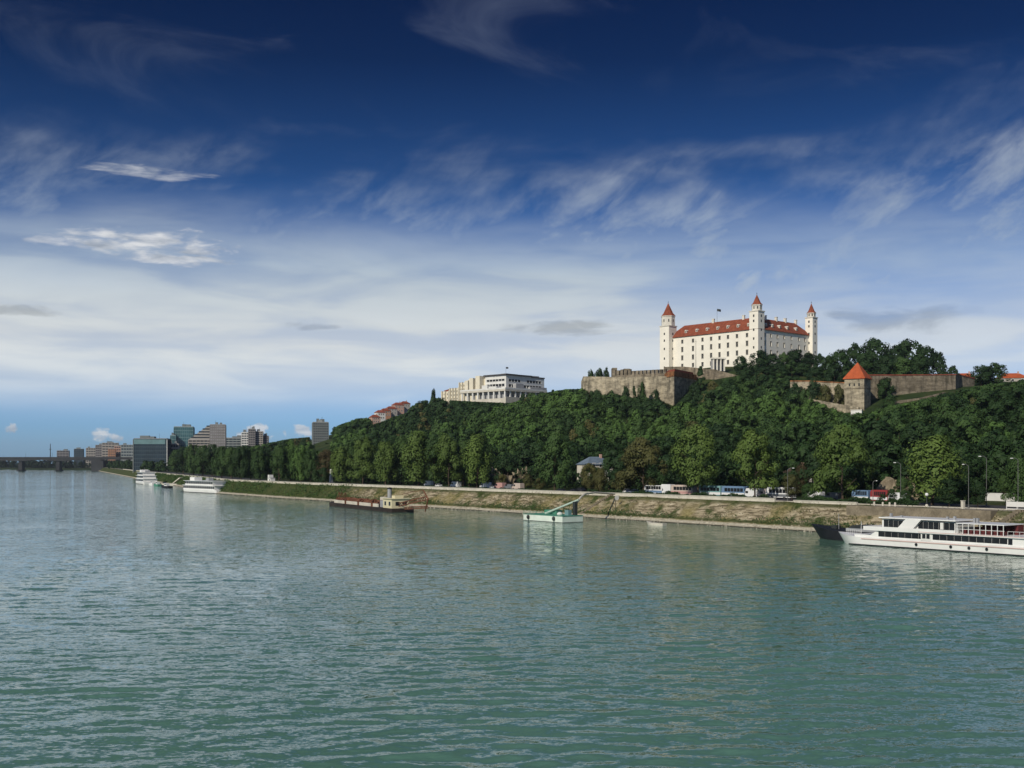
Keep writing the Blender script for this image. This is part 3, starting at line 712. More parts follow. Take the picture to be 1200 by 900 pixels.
MB().box(-4.2, 4.7, -.9, 2.4, 6.7, 7.5).build('roof', 'castle white', pv); MB().box(-4.2, 4.7, 1.6, 2.0, -.6, 6.7).build('back_wall', 'grey panel', pv)
# square gate tower with pyramid roof, right
tx, ty = px_(1005, 561), 561; tb = 40.0
gt = thing('gate_tower', 'square stone tower with bright orange pyramid roof on the wall right of the castle', 'tower', (tx, ty, tb), R(-36))
ze = pz_(443, 556)-tb; MB().box(-5, 5, -5, 5, -2, ze).build('wall', 'rampart stone', gt)
MB().box(-5.2, 5.2, -5.2, 5.2, ze-5.3, ze-4.9).box(-5.25, 5.25, -5.25, 5.25, -2, 3).build('string_course', 'rampart grey', gt)
r_ = MB(); a = 5.6; r_.add([(-a,-a,ze),(a,-a,ze),(a,a,ze),(-a,a,ze),(0,0,pz_(424.5,561)-tb),(-a,-a,ze-.35),(a,-a,ze-.35),(a,a,ze-.35),(-a,a,ze-.35)],
   [(0,1,4),(1,2,4),(2,3,4),(3,0,4),(5,6,1,0),(6,7,2,1),(7,8,3,2),(8,5,0,3),(8,7,6,5)]); r_.build('roof', 'orange tile', gt)
for x in (-2.4, 0, 2.4): MB().box(x-.35, x+.35, -5.03, -5.005, ze-4.0, ze-2.6).build('window', 'glass dark', gt)
wallrun('lower_wall', 'low sunlit stone wall sloping down to the foot of the orange roofed tower', 'wall',
        [(px_(930, 575), 575, pz_(462, 575)), (px_(947, 568), 568, pz_(467, 568)), (px_(975, 560), 560, pz_(472, 560)), (px_(1006, 553), 553, pz_(477, 553))], 36, 1.6, 'rampart stone')
wallrun('middle_wall', 'brownish wall half hidden by shrubs left of the orange roofed tower', 'wall',
        [(px_(926, 584), 584, pz_(447, 584)), (px_(948, 580), 580, pz_(447, 580)), (px_(996, 566), 566, pz_(449.5, 566))], 38, 1.6, 'rampart stone', 'rampart brick')
wallrun('curtain_wall', 'long grey stone curtain wall with red coping right of the orange roofed tower', 'wall',
        [(px_(1018, 578), 578, pz_(440, 578)), (px_(1060, 584), 584, pz_(440, 584)), (px_(1120, 592), 592, pz_(439.5, 592)), (px_(1126, 606), 606, pz_(440, 606)), (px_(1142, 614), 614, pz_(444, 614))], 42, 2.0, 'rampart grey', 'dark red tile')
wallrun('retaining_wall', 'low pale retaining wall in the grass below the grey curtain wall', 'wall',
        [(px_(1050, 556), 556, pz_(470, 556)), (px_(1080, 560), 560, pz_(466, 560)), (px_(1108, 566), 566, pz_(459.5, 566))], 38, 1.0, 'rampart grey')
MBw = thing('stone_plinth', 'small white plinth at the foot of the orange roofed tower', 'plinth', (px_(1004, 545), 545, pz_(483.5, 545)), R(-30))
MB().box(-2.6, 2.6, -1, 1, -6, 1.2).build('base', 'white panel', MBw); MB().box(-2.8, 2.8, -1.2, 1.2, 1.2, 1.5).build('top', 'light concrete', MBw)
for (p0, p1, dd, e_) in ((b3, b2, 6, 1), ((px_(945, 575), 575), (px_(1010, 556), 556), 4, 1), ((px_(1020, 578), 578), (px_(1125, 594), 594), 6, 1)):
    for k in range(13):
        f = k/12; KEEP.append((p0[0]+(p1[0]-p0[0])*f, p0[1]+(p1[1]-p0[1])*f, dd))
KEEP += [(bx+6, by+14, 16), (tx, ty, 8), (px_(735, 690), 690, 16), (px_(765, 680), 680, 14)]

# ------------------------------------------------------------------ generic framed building
def framed(name, label, cat, x, y, z, w, dp, h, rz, floors, wallm, glassm, piers=6, spandrel=.36, roofm='grey panel', group=None, ph=.5, pier_w=.5, side_piers=None, top_h=.9):
    b = thing(name, label, cat, (x, y, z), rz, group); fh = h/floors; W2 = w/2
    for k in range(floors):
        MB().box(-W2+.35, W2-.35, .35, dp-.35, k*fh+fh*spandrel*.98, (k+1)*fh).build('window_band', glassm, b)
    sp_ = MB()
    for k in range(floors): sp_.box(-W2, W2, 0, dp, k*fh-(.0 if k else 4.0), k*fh+fh*spandrel)
    sp_.box(-W2, W2, 0, dp, h-.001+.004, h+top_h)
    n = piers
    for i in range(n+1):
        xx = -W2+(w-pier_w)*i/n
        sp_.box(xx, xx+pier_w, -.12, .30, -4, h)
    m = side_piers or max(1, int(n*dp/w))
    for i in range(m+1):
        yy = (dp-pier_w)*i/m
        sp_.box(W2-.30, W2+.12, yy+.002, yy+pier_w, -4, h); sp_.box(-W2-.12, -W2+.30, yy+.002, yy+pier_w, -4, h)
    sp_.build('wall', wallm, b)
    MB().box(-W2+.5, W2-.5, .5, dp-.5, h+top_h, h+top_h+ph).build('roof', roofm, b)
    rq = random.Random(int(w*977+h*131)); zz = h+top_h+ph
    for i in range(2):
        a0 = rq.uniform(-W2*.7, W2*.3); a1 = a0+rq.uniform(.12, .3)*w; MB().box(a0, a1, dp*.25+i*.2, dp*(.5+.2*i), zz, zz+rq.uniform(1.6, 3.2)).build('plant_room', 'slab grey', b)
    a0 = rq.uniform(-W2*.5, W2*.5); MB().tube((a0, dp*.4, zz), (a0, dp*.4, zz+rq.uniform(4, 8)), .14, .06, 5).build('antenna', 'dark steel', b)
    return b
# ------------------------------------------------------------------ parliament on the ridge
PX, PY, PZ = px_(593, 900), 900.0, 58.0
pl = thing('parliament_building', 'long white modern building with dark flat roof stepping down the ridge', 'building', (PX, PY, PZ), R(46))
def zp(py, Y=905): return pz_(py, Y)-PZ
zt, zf = zp(440), zp(457)
wl = MB()
holes = []
for z0, z1 in ((zf+2.8, zf+5.0), (zf+7.2, zf+8.9)):
    holes += [(1.6+i*3.5, 1.6+i*3.5+3.1, z0-zf, z1-zf) for i in range(6)]
pierced(wl, (0, 24, zf), (0, -1), 24, zt-zf, holes, .6)
holes2 = [(3+i*3.6, 3+i*3.6+3.2, z0, z1) for i in range(11) for z0, z1 in ((2.4, 4.6), (6.8, 8.8)) if not (z0 > 6 and i in (4, 5))]
pierced(wl, (0, 0, zf), (1, 0), 46, zt-zf, holes2, .6)
wl.add([(46,0,zf),(46,24,zf),(0,24,zf),(46,0,zt),(46,24,zt),(0,24,zt)], [(0,1,4,3),(1,2,5,4)])
wl.build('wall', 'white panel', pl)
for h in holes: window(pl, (0, 24, zf), (0, -1), h, .55, 'white panel', bars=False)
for h in holes2: window(pl, (0, 0, zf), (1, 0), h, .55, 'white panel', bars=False)
MB().box(-1.2, 30, -1.2, 25, zt, zt+1.0).box(30, 46.4, -.4, 25, zt-.7, zt+.2).build('roof', 'dark roof', pl)
MB().box(12, 22, 8, 18, zt+1.0, zt+2.2).build('plant_room', 'grey panel', pl)
MB().box(-8, 42, -7, 46, zf-1.6, zf).build('terrace', 'light concrete', pl)
MB().box(-8, 42, -7, -6.6, zf, zf+1.1).box(-8, -7.6, -6.6, 46, zf, zf+1.1).build('balustrade', 'white panel', pl)
MB().box(-4, 38, -3, 45, -2, zf-1.6).build('podium', 'grey panel', pl)
for i in range(9): MB().box(-7.6, -6.6, -6.4+i*6.2, -5.2+i*6.2, -3, zf-1.6).build('column', 'white panel', pl)
MB().box(8, 17, -3.6, -.01, zf, zf+5.2).box(26, 46.3, -2.6, -.01, zf, zf+3.4).build('front_bay', 'grey panel', pl)
MB().box(-7, -1.6, 4, 13, zf, zf+2.6).box(-6, -1.4, 15.5, 22, zf, zf+4.0).build('side_bay', 'white panel', pl)
MB().box(33, 44, 4, 20, zt+.2, zt+1.5).box(3, 9, 3, 9, zt+1.0, zt+1.7).build('roof_box', 'grey panel', pl)
MB().box(-9.5, 26, -9, -7.2, -4, zf-6.5).box(-9.5, -8.2, -7.2, 30, -4, zf-7.5).build('lower_terrace', 'light concrete', pl)
for i in range(8): MB().box(-2+i*6, -.8+i*6, -6.6, -5.6, -3, zf-1.6).build('column', 'white panel', pl)
# stair towers and the stepped wing running left
for y0, y1, tp in ((26, 31, 441.5), (34, 38.5, 443.5), (40, 44, 446)):
    MB().box(-4.5, 6, y0, y1, -3, zp(tp, 925)).build('stair_tower', 'cream panel', pl)
MB().box(.5, 18, 24.2, 46, -3, zp(444.5, 925)).build('link_block', 'cream panel', pl)
wz = [(46.2, 58, 449), (58.2, 70, 455), (70.2, 80, 458)]
for y0, y1, tp in wz:
    H = zp(tp, 945); wg = MB().box(3, 18, y0, y1, -3, H).build('wing', 'cream panel', pl)
    n_ = int((y1-y0)/3.9)
    for i in range(n_+1):
        yy = y0+.2+(y1-y0-1.2)*i/n_
        MB().box(1.6, 2.99, yy, yy+.9, -3, H+.4).build('pier', 'cream panel', wg)
    for i in range(n_):
        yy = y0+1.3+(y1-y0-1.2)*i/n_
        for z0 in (H-3.2, H-6.4, H-9.6): MB().box(2.9, 2.97, yy, yy+1.9, z0, z0+1.5).build('window', 'glass dark', wg)
MB().box(4, 19, 66, 79, zp(458, 945), zp(458, 945)+.9).side([(4, zp(458,945)+.9), (19, zp(458,945)+.9), (11.5, zp(454.5,945)+.5)], 68, 79).build('tiled_roof', 'terracotta', pl)
for k in range(9): KEEP.append((PX+(-.7193)*k*10+10, PY+.6947*k*10+8, 15))
KEEP += [(PX+22, PY+22, 26), (PX-4, PY-2, 12)]
f2 = thing('flagpole', 'flagpole with a small dark flag on the dark roof of the modern building', 'flagpole')
f2.location = Matrix.Translation((PX, PY, PZ))@Matrix.Rotation(R(46), 4, 'Z')@Vector((6, 6, zt+.9))
MB().tube((0,0,0), (0,0,6.6), .1, .06, 6).build('pole', 'lamp grey', f2)
MB().box(.08, 2.0, -.03, .03, 4.9, 6.3).build('flag', 'dark steel', f2)

# ------------------------------------------------------------------ houses
def house(name, label, cat, x, y, z, w, dp, h, rz, wallm, roofm, rh=2.6, group=None, nw=3, floors=2):
    b = thing(name, label, cat, (x, y, z), rz, group)
    wl = MB(); fh = h/floors
    holes = [(1+(w-2)*(i+.5)/nw-.55, 1+(w-2)*(i+.5)/nw+.55, k*fh+1.0+3, k*fh+2.4+3) for i in range(nw) for k in range(floors)]
    pierced(wl, (-w/2, 0, -3), (1, 0), w, h+3, holes, .25)
    wl.add([(w/2,0,-3),(w/2,dp,-3),(-w/2,dp,-3),(-w/2,0,-3),(w/2,0,h),(w/2,dp,h),(-w/2,dp,h),(-w/2,0,h)], [(0,1,5,4),(1,2,6,5),(2,3,7,6)])
    wl.build('wall', wallm, b)
    for hh in holes: window(b, (-w/2, 0, -3), (1, 0), hh, .22, 'white panel', bars=False)
    e = .5; r = MB(); a, q = w/2+e, dp/2+e
    k = min(q, a*.6)
    vs = [(-a,-e,h),(a,-e,h),(a,dp+e,h),(-a,dp+e,h),(-a+k,dp/2,h+rh),(a-k,dp/2,h+rh)]
    r.add(vs, [(0,1,5,4),(1,2,5),(2,3,4,5),(3,0,4),(3,2,1,0)]); rr = r.build('roof', roofm, b)
    MB().box(w*.2-.4, w*.2+.4, dp*.5-.9, dp*.5-.1, h+rh*.3, h+rh+1.0).build('chimney', 'pink plaster', rr)
    return b
def at_px(px, Y): return px_(px, Y), Y
for px, py, Y, w, h, wm, rm, lb in (
    (441, 489, 1120, 9, 6, 'pink plaster', 'terracotta', 'lowest pink house with red roof among the trees on the ridge'),
    (447, 483.5, 1150, 9, 7, 'white panel', 'dark red tile', 'narrow white house with dark red roof on the ridge, second up the slope'),
    (453, 481.5, 1170, 10, 6, 'orange plaster', 'terracotta', 'orange walled house with red roof on the ridge slope'),
    (460, 479, 1180, 11, 6, 'beige facade', 'terracotta', 'beige house with red roof midway up the ridge of houses'),
    (468, 474.5, 1190, 11, 8, 'pink plaster', 'dark red tile', 'tall pink house with dark red roof near the top of the row'),
    (476, 473, 1200, 10, 8, 'beige facade', 'terracotta', 'topmost beige house of the row beside the tall ridge trees')):
    x, y = at_px(px, Y); z = pz_(py, Y)-h
    house('hill_house', lb, 'house', x, y, z, w, 9, h, R(28), wm, rm, 2.8, 'houses along the ridge left of the modern building')
    KEEP.append((x, y+4, 9))
for px, w, lb in ((1131, 14, 'orange roofed house peeping over the end of the grey curtain wall'), (1187, 18, 'orange roofed house at the right edge behind a round dark tree')):
    x, y = at_px(px, 655); house('castle_house', lb, 'house', x, y, pz_(443, 655)-6, w, 10, 6, R(-15), 'beige facade', 'orange tile', 3.2, 'orange roofed houses at the right end of the castle wall')
    KEEP.append((x, y, 10))
x, y = onray(704, 62); house('slate_house', 'pale house with slate blue roof among the trees behind the quay', 'house', x, y, pz_(552, y)-1.5, 11, 9, 4.0, R(25), 'light concrete', 'slate blue', 3.0)
KEEP.append((x, y, 12))
x, y = onray(944, 64); house('ochre_house', 'ochre gabled house half hidden by trees behind the parked coaches', 'house', x, y, gz(x, y)-.5, 6, 8, 6.0, R(20), 'beige facade', 'bark', 2.2); KEEP.append((x, y, 7))

# apartment tower left of the hill
x, y = at_px(376, 1060)
zb = pz_(531, 1060)
at = framed('apartment_tower', 'tall grey apartment tower rising alone from trees at the left foot of the hill', 'building', x, y, zb, 15, 14, pz_(496, 1060)-zb, R(14), 12, 'slab grey', 'glazing dull', 7, .5, pier_w=.7)
MB().box(-2.4, 1.6, 3, 9, pz_(496, 1060)-zb+1.4, pz_(492, 1060)-zb).build('lift_housing', 'grey facade', at)
MB().tube((1, 6, pz_(492,1060)-zb-.1), (1, 6, pz_(488.5,1060)-zb), .12, .06, 5).build('antenna', 'dark steel', at)
KEEP.append((x, y+7, 9))
# office blocks upstream
def fbx(px0, px1, pyt, Y, **k):
    w = (px1-px0)/F*Y; x = px_((px0+px1)/2, Y); z = max(gz(x, Y), 3.4); KEEP.append((x, Y+12, w*.6)); return dict(x=x, y=Y, z=z, w=w, h=pz_(pyt, Y)-z, **k)
of = framed('glass_office_block', 'dark blue glass office block with pale corner strip by the river bend', 'building', dp=30, rz=R(8), floors=8, wallm='dark frame', glassm='blue glass', piers=16, spandrel=.22, pier_w=.3, **fbx(157, 195, 515, 1250))
MB().box(18.1, 18.75, -.9, .2, -4, pz_(515, 1250)-of.location.z).build('corner_strip', 'white panel', of)
MB().box(-18.75, -18.1, -.9, .2, -4, pz_(515, 1250)-of.location.z).build('corner_strip', 'grey facade', of)
MB().box(-17.6, 16.5, -.55, 0, pz_(520.5, 1250)-of.location.z, pz_(515, 1250)-of.location.z).build('top_band', 'teal frame', of)
framed('teal_office_tower', 'tall teal glass tower, tallest at the left of the stepped blocks behind the plane trees', 'building', dp=24, rz=R(12), floors=12, wallm='teal frame', glassm='teal glass', piers=9, spandrel=.2, pier_w=.35, **fbx(204, 226, 501, 1330))
framed('teal_annex', 'narrow lower teal annex at the left side of the teal glass tower', 'building', dp=18, rz=R(12), floors=9, wallm='teal frame', glassm='teal glass', piers=4, spandrel=.2, pier_w=.35, **fbx(199.5, 206, 511, 1318))
st = framed('terraced_block', 'terraced cream and brown block stepping up between teal tower and brown tower', 'building', dp=20, rz=R(12), floors=10, wallm='beige facade', glassm='glazing dull', piers=6, spandrel=.42, **fbx(221, 248, 516, 1322))
for k in range(5):
    zz = pz_(516, 1322)-st.location.z+.9+k*3.4
    tr = MB().box(-12+k*4.4, 14, 1+k*.8, 18, zz, zz+1.6).build('terrace', 'beige facade', st)
    MB().box(-10.5+k*4.4, 13.6, 1.6+k*.8, 17.5, zz+1.6, zz+3.4).build('window_band', 'glazing dull', tr)
framed('brown_residential_tower', 'brown gridded residential tower at the right end of the stepped blocks', 'building', dp=20, rz=R(12), floors=14, wallm='brown facade', glassm='grey panel', piers=7, spandrel=.45, pier_w=.9, **fbx(246, 264, 498.5, 1325))
framed('balcony_block', 'low beige block with open balconies between the glass office and the plane trees', 'building', dp=16, rz=R(10), floors=6, wallm='beige facade', glassm='glazing dull', piers=4, spandrel=.4, **fbx(196.5, 209, 521, 1285))
for a, b_, t, Y, fl, wm, gm, pr, lb in (
    (264, 300, 514, 1480, 8, 'grey facade', 'blue glass', 8, 'long low grey block just right of the brown residential tower'),
    (283, 292, 507.5, 1450, 10, 'white panel', 'blue glass', 3, 'slim white and blue block in the small cluster left of the hill'),
    (291, 299, 503.5, 1440, 11, 'brown facade', 'glazing dull', 3, 'tallest slim brown tower of the small cluster left of the hill'),
    (299, 308, 506.5, 1446, 11, 'beige facade', 'glazing dull', 3, 'beige tower in the middle of the small cluster left of the hill'),
    (307, 314.5, 511.5, 1452, 9, 'brown facade', 'glazing dull', 3, 'lowest brown block at the right end of the small cluster')):
    framed('apartment_block', lb, 'building', dp=14, rz=R(10), floors=fl, wallm=wm, glassm=gm, piers=pr, spandrel=.45, group='apartment blocks between the plane trees and the hill', **fbx(a, b_, t, Y))
for a, b_, t, Y, fl, wm, gm, pr, lb in (
    (67, 80, 528.5, 2560, 7, 'brown facade', 'glazing dull', 4, 'low grey brown block right of the thin far mast'),
    (87, 97, 526.5, 2500, 9, 'dark frame', 'blue glass', 4, 'dark cubic block behind the bridge end'),
    (101, 112, 525.5, 2450, 8, 'beige facade', 'glazing dull', 4, 'pale grey block left of the orange buildings'),
    (112, 121, 522, 2420, 9, 'brown facade', 'glazing dull', 4, 'brown block touching the orange buildings on their left'),
    (120, 138, 519.5, 2400, 9, 'beige facade', 'glazing dull', 5, 'wide block with dark top storey above the orange buildings'),
    (127, 135, 526.5, 2340, 8, 'orange plaster', 'glazing dull', 3, 'bright orange front block of the far buildings'),
    (134, 144, 523.5, 2370, 8, 'pink plaster', 'glazing dull', 4, 'reddish block right of the bright orange one'),
    (142, 157, 521.8, 2300, 7, 'grey facade', 'blue glass', 5, 'grey block with white floor bands left of the glass office')):
    framed('far_block', lb, 'building', dp=20, rz=R(15), floors=fl, wallm=wm, glassm=gm, piers=pr, spandrel=.5, pier_w=1.0, group='far buildings beyond the bridge end', **fbx(a, b_, t, Y))
mm = thing('radio_mast', 'thin far mast rising above the bridge at the left', 'mast', (px_(59, 2820), 2820, 3))
MB().tube((0,0,0), (0,0,pz_(520,2820)-3), 1.6, .8, 6).build('pole', 'dark steel', mm); MB().box(-1.6, 1.6, -1.6, 1.6, pz_(527,2820)-3, pz_(526,2820)-3).build('platform', 'dark steel', mm)

# ------------------------------------------------------------------ road bridge at the far left
BY = 2010.0
br = thing('road_bridge', 'long dark concrete road bridge crossing the river at the far left', 'bridge', (px_(108, BY), BY, 0))
ox = px_(108, BY)
xs = [px_(p, BY)-ox for p in (118, 67, 23, -60, -150, -300)]
dk_ = MB(); zt = pz_(536.3, BY)
prof = lambda s: 3.4+2.6*abs(math.cos(s*math.pi))
for a, b_ in zip(xs[:-1], xs[1:]):
    for i in range(8):
        s0, s1 = i/8, (i+1)/8; x0, x1 = a+(b_-a)*s0, a+(b_-a)*s1
        dk_.add([(x1,0,zt-prof(s1)),(x0,0,zt-prof(s0)),(x0,0,zt),(x1,0,zt),(x1,16,zt-prof(s1)),(x0,16,zt-prof(s0)),(x0,16,zt),(x1,16,zt)], [(0,1,2,3),(5,4,7,6),(3,2,6,7),(1,0,4,5)])
dk_.box(xs[0], xs[0]+90, 0, 16, zt-3.5, zt)
dk_.build('deck', 'bridge concrete', br)
MB().box(xs[-1], xs[0]+90, -.5, -.2, zt-.6, zt+1.1).build('parapet', 'bridge concrete', br)
for x in xs[1:-1]: MB().prism([(x-3.2, 2), (x+3.2, 2), (x+3.2, 14), (x-3.2, 14)], -3, zt-5.8).prism([(x-5, -2), (x, -6), (x+5, -2), (x+5, 17), (x-5, 17)], -3, 2.2).build('pier', 'bridge concrete', br)
MB().box(xs[0]-16, xs[0]+6, -4, 20, -3, zt-5.8).build('abutment', 'bridge concrete', br)
for i in range(14): MB().tube((xs[0]-40-i*48, .4, zt), (xs[0]-40-i*48, .4, zt+9), .22, .12, 5).build('lamp_post', 'dark steel', br)

# ------------------------------------------------------------------ quay furniture
x0, y0 = onray(1004, 10.6); t_end = td(x0, y0)[0]; x0, y0 = onray(930, 10.6); t_a = td(x0, y0)[0]; x0, y0 = onray(908, 10.6); t_b = td(x0, y0)[0]
def strip(name, label, cat, t0, t1, d0_, d1, z0, z1, m, step=8.0, capm=None):
    root = thing(name, label, cat, (*xy(t0, d0_), 0)); ox, oy = xy(t0, d0_)
    n = max(1, int((t1-t0)/step)); mb = MB(); cp_ = MB()
    for i in range(n):
        a, b_ = t0+(t1-t0)*i/n, t0+(t1-t0)*(i+1)/n
        q = [xy(a, d0_), xy(b_, d0_), xy(b_, d1), xy(a, d1)]; mb.prism([(u-ox, v-oy) for u, v in q], z0, z1)
        if capm:
            q = [xy(a, d0_-.12), xy(b_, d0_-.12), xy(b_, d1+.12), xy(a, d1+.12)]; cp_.prism([(u-ox, v-oy) for u, v in q], z1, z1+.16)
    mb.build('wall', m, root)
    if capm: cp_.build('coping', capm, root)
    return root
strip('flood_wall', 'long pale concrete parapet wall along the quay from the coaches upstream', 'wall', t_b, 1500, 10.5, 11.0, 6.3, 7.25, 'light concrete', capm='light concrete')
strip('flood_wall', 'short pale parapet wall on the quay between the ramp gap and the white excursion ship', 'wall', t_end, t_a, 10.5, 11.0, 6.3, 6.95, 'light concrete', capm='light concrete')
strip('kerb', 'low stone kerb between the promenade and the road', 'kerb', -200, 1200, 15.8, 16.1, 6.3, 6.53, 'light concrete')
VD = 31.5
def rotl(px, d): 
    x, y = onray(px, d); t, _ = td(x, y); a = np.array(xy(t+1, d))-np.array(xy(t-1, d)); return x, y, math.atan2(a[1], a[0])
def lamp(px, d, h, arm, label):
    x, y, rz = rotl(px, d); z = gz(x, y)
    l = thing('street_lamp', label, 'street lamp', (x, y, z), 0, 'street lamps along the quay road')
    MB().tube((0,0,-.3), (0,0,h), .09, .06, 8).build('pole', 'lamp grey', l); MB().cone(0, 0, 0, .5, .22, .16, 8).build('base', 'lamp grey', l)
    MB().tube((0,0,h-.05), (arm*.6,0,h+.45), .07, .06, 6).tube((arm*.6,0,h+.45), (arm,0,h+.4), .06, .05, 6).build('arm', 'lamp grey', l)
    MB().box(min(arm, arm*1.45), max(arm, arm*1.45), -.16, .16, h+.30, h+.46).build('head', 'lamp head', l)
for px, d, h, arm, lb in ((1055.5, 19, 10, -1.2, 'tall street lamp with pale head facing left above the red coach'), (1135, 15.4, 9.6, -1.0, 'tall pole lamp beside the pale post on the promenade'),
      (1156, 30, 11.5, -1.3, 'tall slim lamp behind the low white wall at right'), (923, 17, 8.5, 1.2, 'arched street lamp over the pale vans beside the shrub'), (1193, 24, 11, -1.2, 'lamp at the right edge of the view before the tree'),
      (1023, 17, 5.5, .7, 'short lamp between the blue coach and the red coach')):
    lamp(px, d, h, arm, lb)
gl = thing('globe_lamp', 'short globe lamp with round white head on the promenade under the big plane tree', 'street lamp', (*onray(1086, 13), 6.4))
MB().tube((0,0,-.2),(0,0,2.6),.16,.10,8).build('pole', 'dark steel', gl); MB().ball((0,0,2.95), .40, 12).build('globe', 'lamp head', gl); MB().cone(0,0,0,.7,.45,.25,10).build('base', 'light concrete', gl)
for i, px in enumerate((1024.5, 1034.5, 1042.5, 1049)):
    b = thing('bollard', 'short pale stone bollard on the promenade edge above the excursion ship bow', 'bollard', (*onray(px, 11.6), 6.4), 0, 'stone bollards on the promenade')
    MB().cone(0,0,-.1,.75,.28,.22,10).build('post', 'light concrete', b); MB().ball((0,0,.78), .24, 10, .7).build('cap', 'light concrete', b)
k = thing('stone_post', 'square pale post standing on the promenade beside the tall pole lamp', 'post', (*onray(1128.5, 12), 6.4), R(30))
MB().box(-.32,.32,-.32,.32,-.2,1.7).build('shaft', 'light concrete', k); MB().box(-.4,.4,-.4,.4,1.7,1.86).build('cap', 'light concrete', k)
x, y, rz = rotl(1192, 12.5)
f = thing('barrier', 'white panelled barrier at the right edge of the promenade', 'barrier', (x, y, 6.4), rz)
for s in (-2.4, 0, 2.4): MB().box(s-.06, s+.06, -.06, .06, -.2, 2.1).build('post', 'white panel', f)
MB().box(-2.34, -.06, -.03, .03, .8, 1.9).build('panel', 'white panel', f); MB().box(.06, 2.34, -.03, .03, .8, 1.9).build('panel', 'white panel', f); MB().box(-2.34, 2.34, -.02, .02, .3, .42).build('rail', 'white panel', f)
x, y, rz = rotl(1172, 56)
f = thing('white_wall', 'low white wall with grey bands on the lawn at right', 'wall', (x, y, gz(x, y)), rz); f.scale = (.8, 1, 1); KEEP += [(x, y, 13), (x-8, y-8, 10)]
MB().box(-5.2, 5.2, -.15, .15, -1, 1.9).build('wall', 'white panel', f); MB().box(-5.3, 5.3, -.2, .2, 1.9, 2.1).build('coping', 'white panel', f)
for i in range(5): MB().box(-4.7+i*2, -3.3+i*2, -.19, -.155, .8, 1.6).build('panel', 'grey panel', f)
x, y, rz = rotl(318, 12.2)
f = thing('kiosk', 'small white kiosk box on the promenade beside the pale parapet at left', 'kiosk', (x, y, 6.2), rz)
MB().box(-2.0, 2.0, -1.2, 1.2, 0, 2.6).build('body', 'white panel', f); MB().box(.2, 2.0, -1.1, 1.1, 2.6, 4.2).build('upper_box', 'white panel', f); MB().box(-2.2, 2.2, -1.4, 1.4, 2.602, 2.75).build('roof', 'grey panel', f); MB().box(-1.3, -.3, 1.2, 1.24, .9, 2.0).build('hatch', 'glass dark', f)
x, y, rz = rotl(388, 24)
f = thing('monument', 'slim white monument pillar between dark trees on the quay', 'monument', (x, y, 6.35), rz)
MB().box(-1.2, 1.2, -1.2, 1.2, 0, .9).build('base', 'light concrete', f); MB().cone(0, 0, .9, 6.2, .95, .6, 4, R(45)).build('shaft', 'white panel', f); MB().ball((0,0,6.6), .6, 10).build('finial', 'white panel', f)
x, y = onray(721.5, 4.6)
f = thing('river_sign', 'small round white sign on a post standing on the stony bank', 'sign', (x, y, gz(x, y)))
MB().tube((0,0,-.4),(0,0,3.4),.08,.07,6).build('post', 'dark steel', f)
MB().tube((.3,-.5,3.5),(.33,-.55,3.5),.75,.75,16).build('disc', 'white panel', f)
x0, y0 = onray(996, 8); tq1 = td(x0, y0)[0]; x0, y0 = onray(1165, 8); tq0 = td(x0, y0)[0]
strip('quay_wall', 'plain grey quay wall below the promenade behind the excursion ship', 'wall', tq0, tq1, 6.6, 10.36, 1.5, 6.41, 'quay grey')
def hedge(name, label, px0, px1, d, h, w, n, seed):
    rg = np.random.default_rng(seed); x0, y0 = onray(px0, d); x1, y1 = onray(px1, d); ta, tb_ = td(x1, y1)[0], td(x0, y0)[0]
    t = rg.uniform(ta, tb_, n); hh = h*(.75+.3*np.sin(t*.5+seed)+.15*np.sin(t*1.7)); dd = d+rg.uniform(-w, w, n); z = hz(t, dd)+hh*rg.uniform(0, 1, n)**.6; k = D00+d0(t)+dd
    c = np.stack([UX*t+NX*k, UY*t+NY*k, z], 1); V, Q = leaf_quads(rg, c, rg.normal(size=(n, 3))*.6+np.array([-.4, -.5, .6]), .28)
    o = bpy.data.objects.new(name, npmesh(name, V, Q, ['leaf dark'])); COL.objects.link(o); tag(o, label, 'hedge', 'hedges along the quay road')
hedge('hedge', 'low dark clipped hedge in front of the coaches between parapet and road', 690, 900, 17.6, 1.55, .8, 7000, 1)
hedge('hedge', 'low dark hedge in front of the vans by the tan rocks', 500, 640, 17.6, 1.05, .8, 4000, 2)
hedge('hedge', 'low dark hedge below the blue and red coaches at right', 935, 1075, 17.6, 1.55, .8, 4500, 3)
def stairs(px, label, slant):
    x, y = onray(px, 2.4); t0 = td(x, y)[0]; s = thing('bank_stairs', label, 'stairs', (*xy(t0, 2.4), 0), 0, 'stairs down the stone bank'); ox, oy = xy(t0, 2.4); mb = MB()
    for i in range(16):
        d_ = 2.3+i*.5; z_ = float(hz(np.array([t0]), np.array([d_+.25]))[0])+.22; tt = t0+slant*i
        q_ = [xy(tt-.7, d_), xy(tt+.7, d_), xy(tt+.7, d_+.52), xy(tt-.7, d_+.52)]; mb.prism([(u-ox, v-oy) for u, v in q_], z_-.8, z_+.012*i)
    mb.build('steps', 'quay grey', s)
stairs(681, 'pale stone stairs down the bank just right of the pontoon boom', -.35); stairs(1150, 'pale stair flight behind the awning of the excursion ship', -.3)
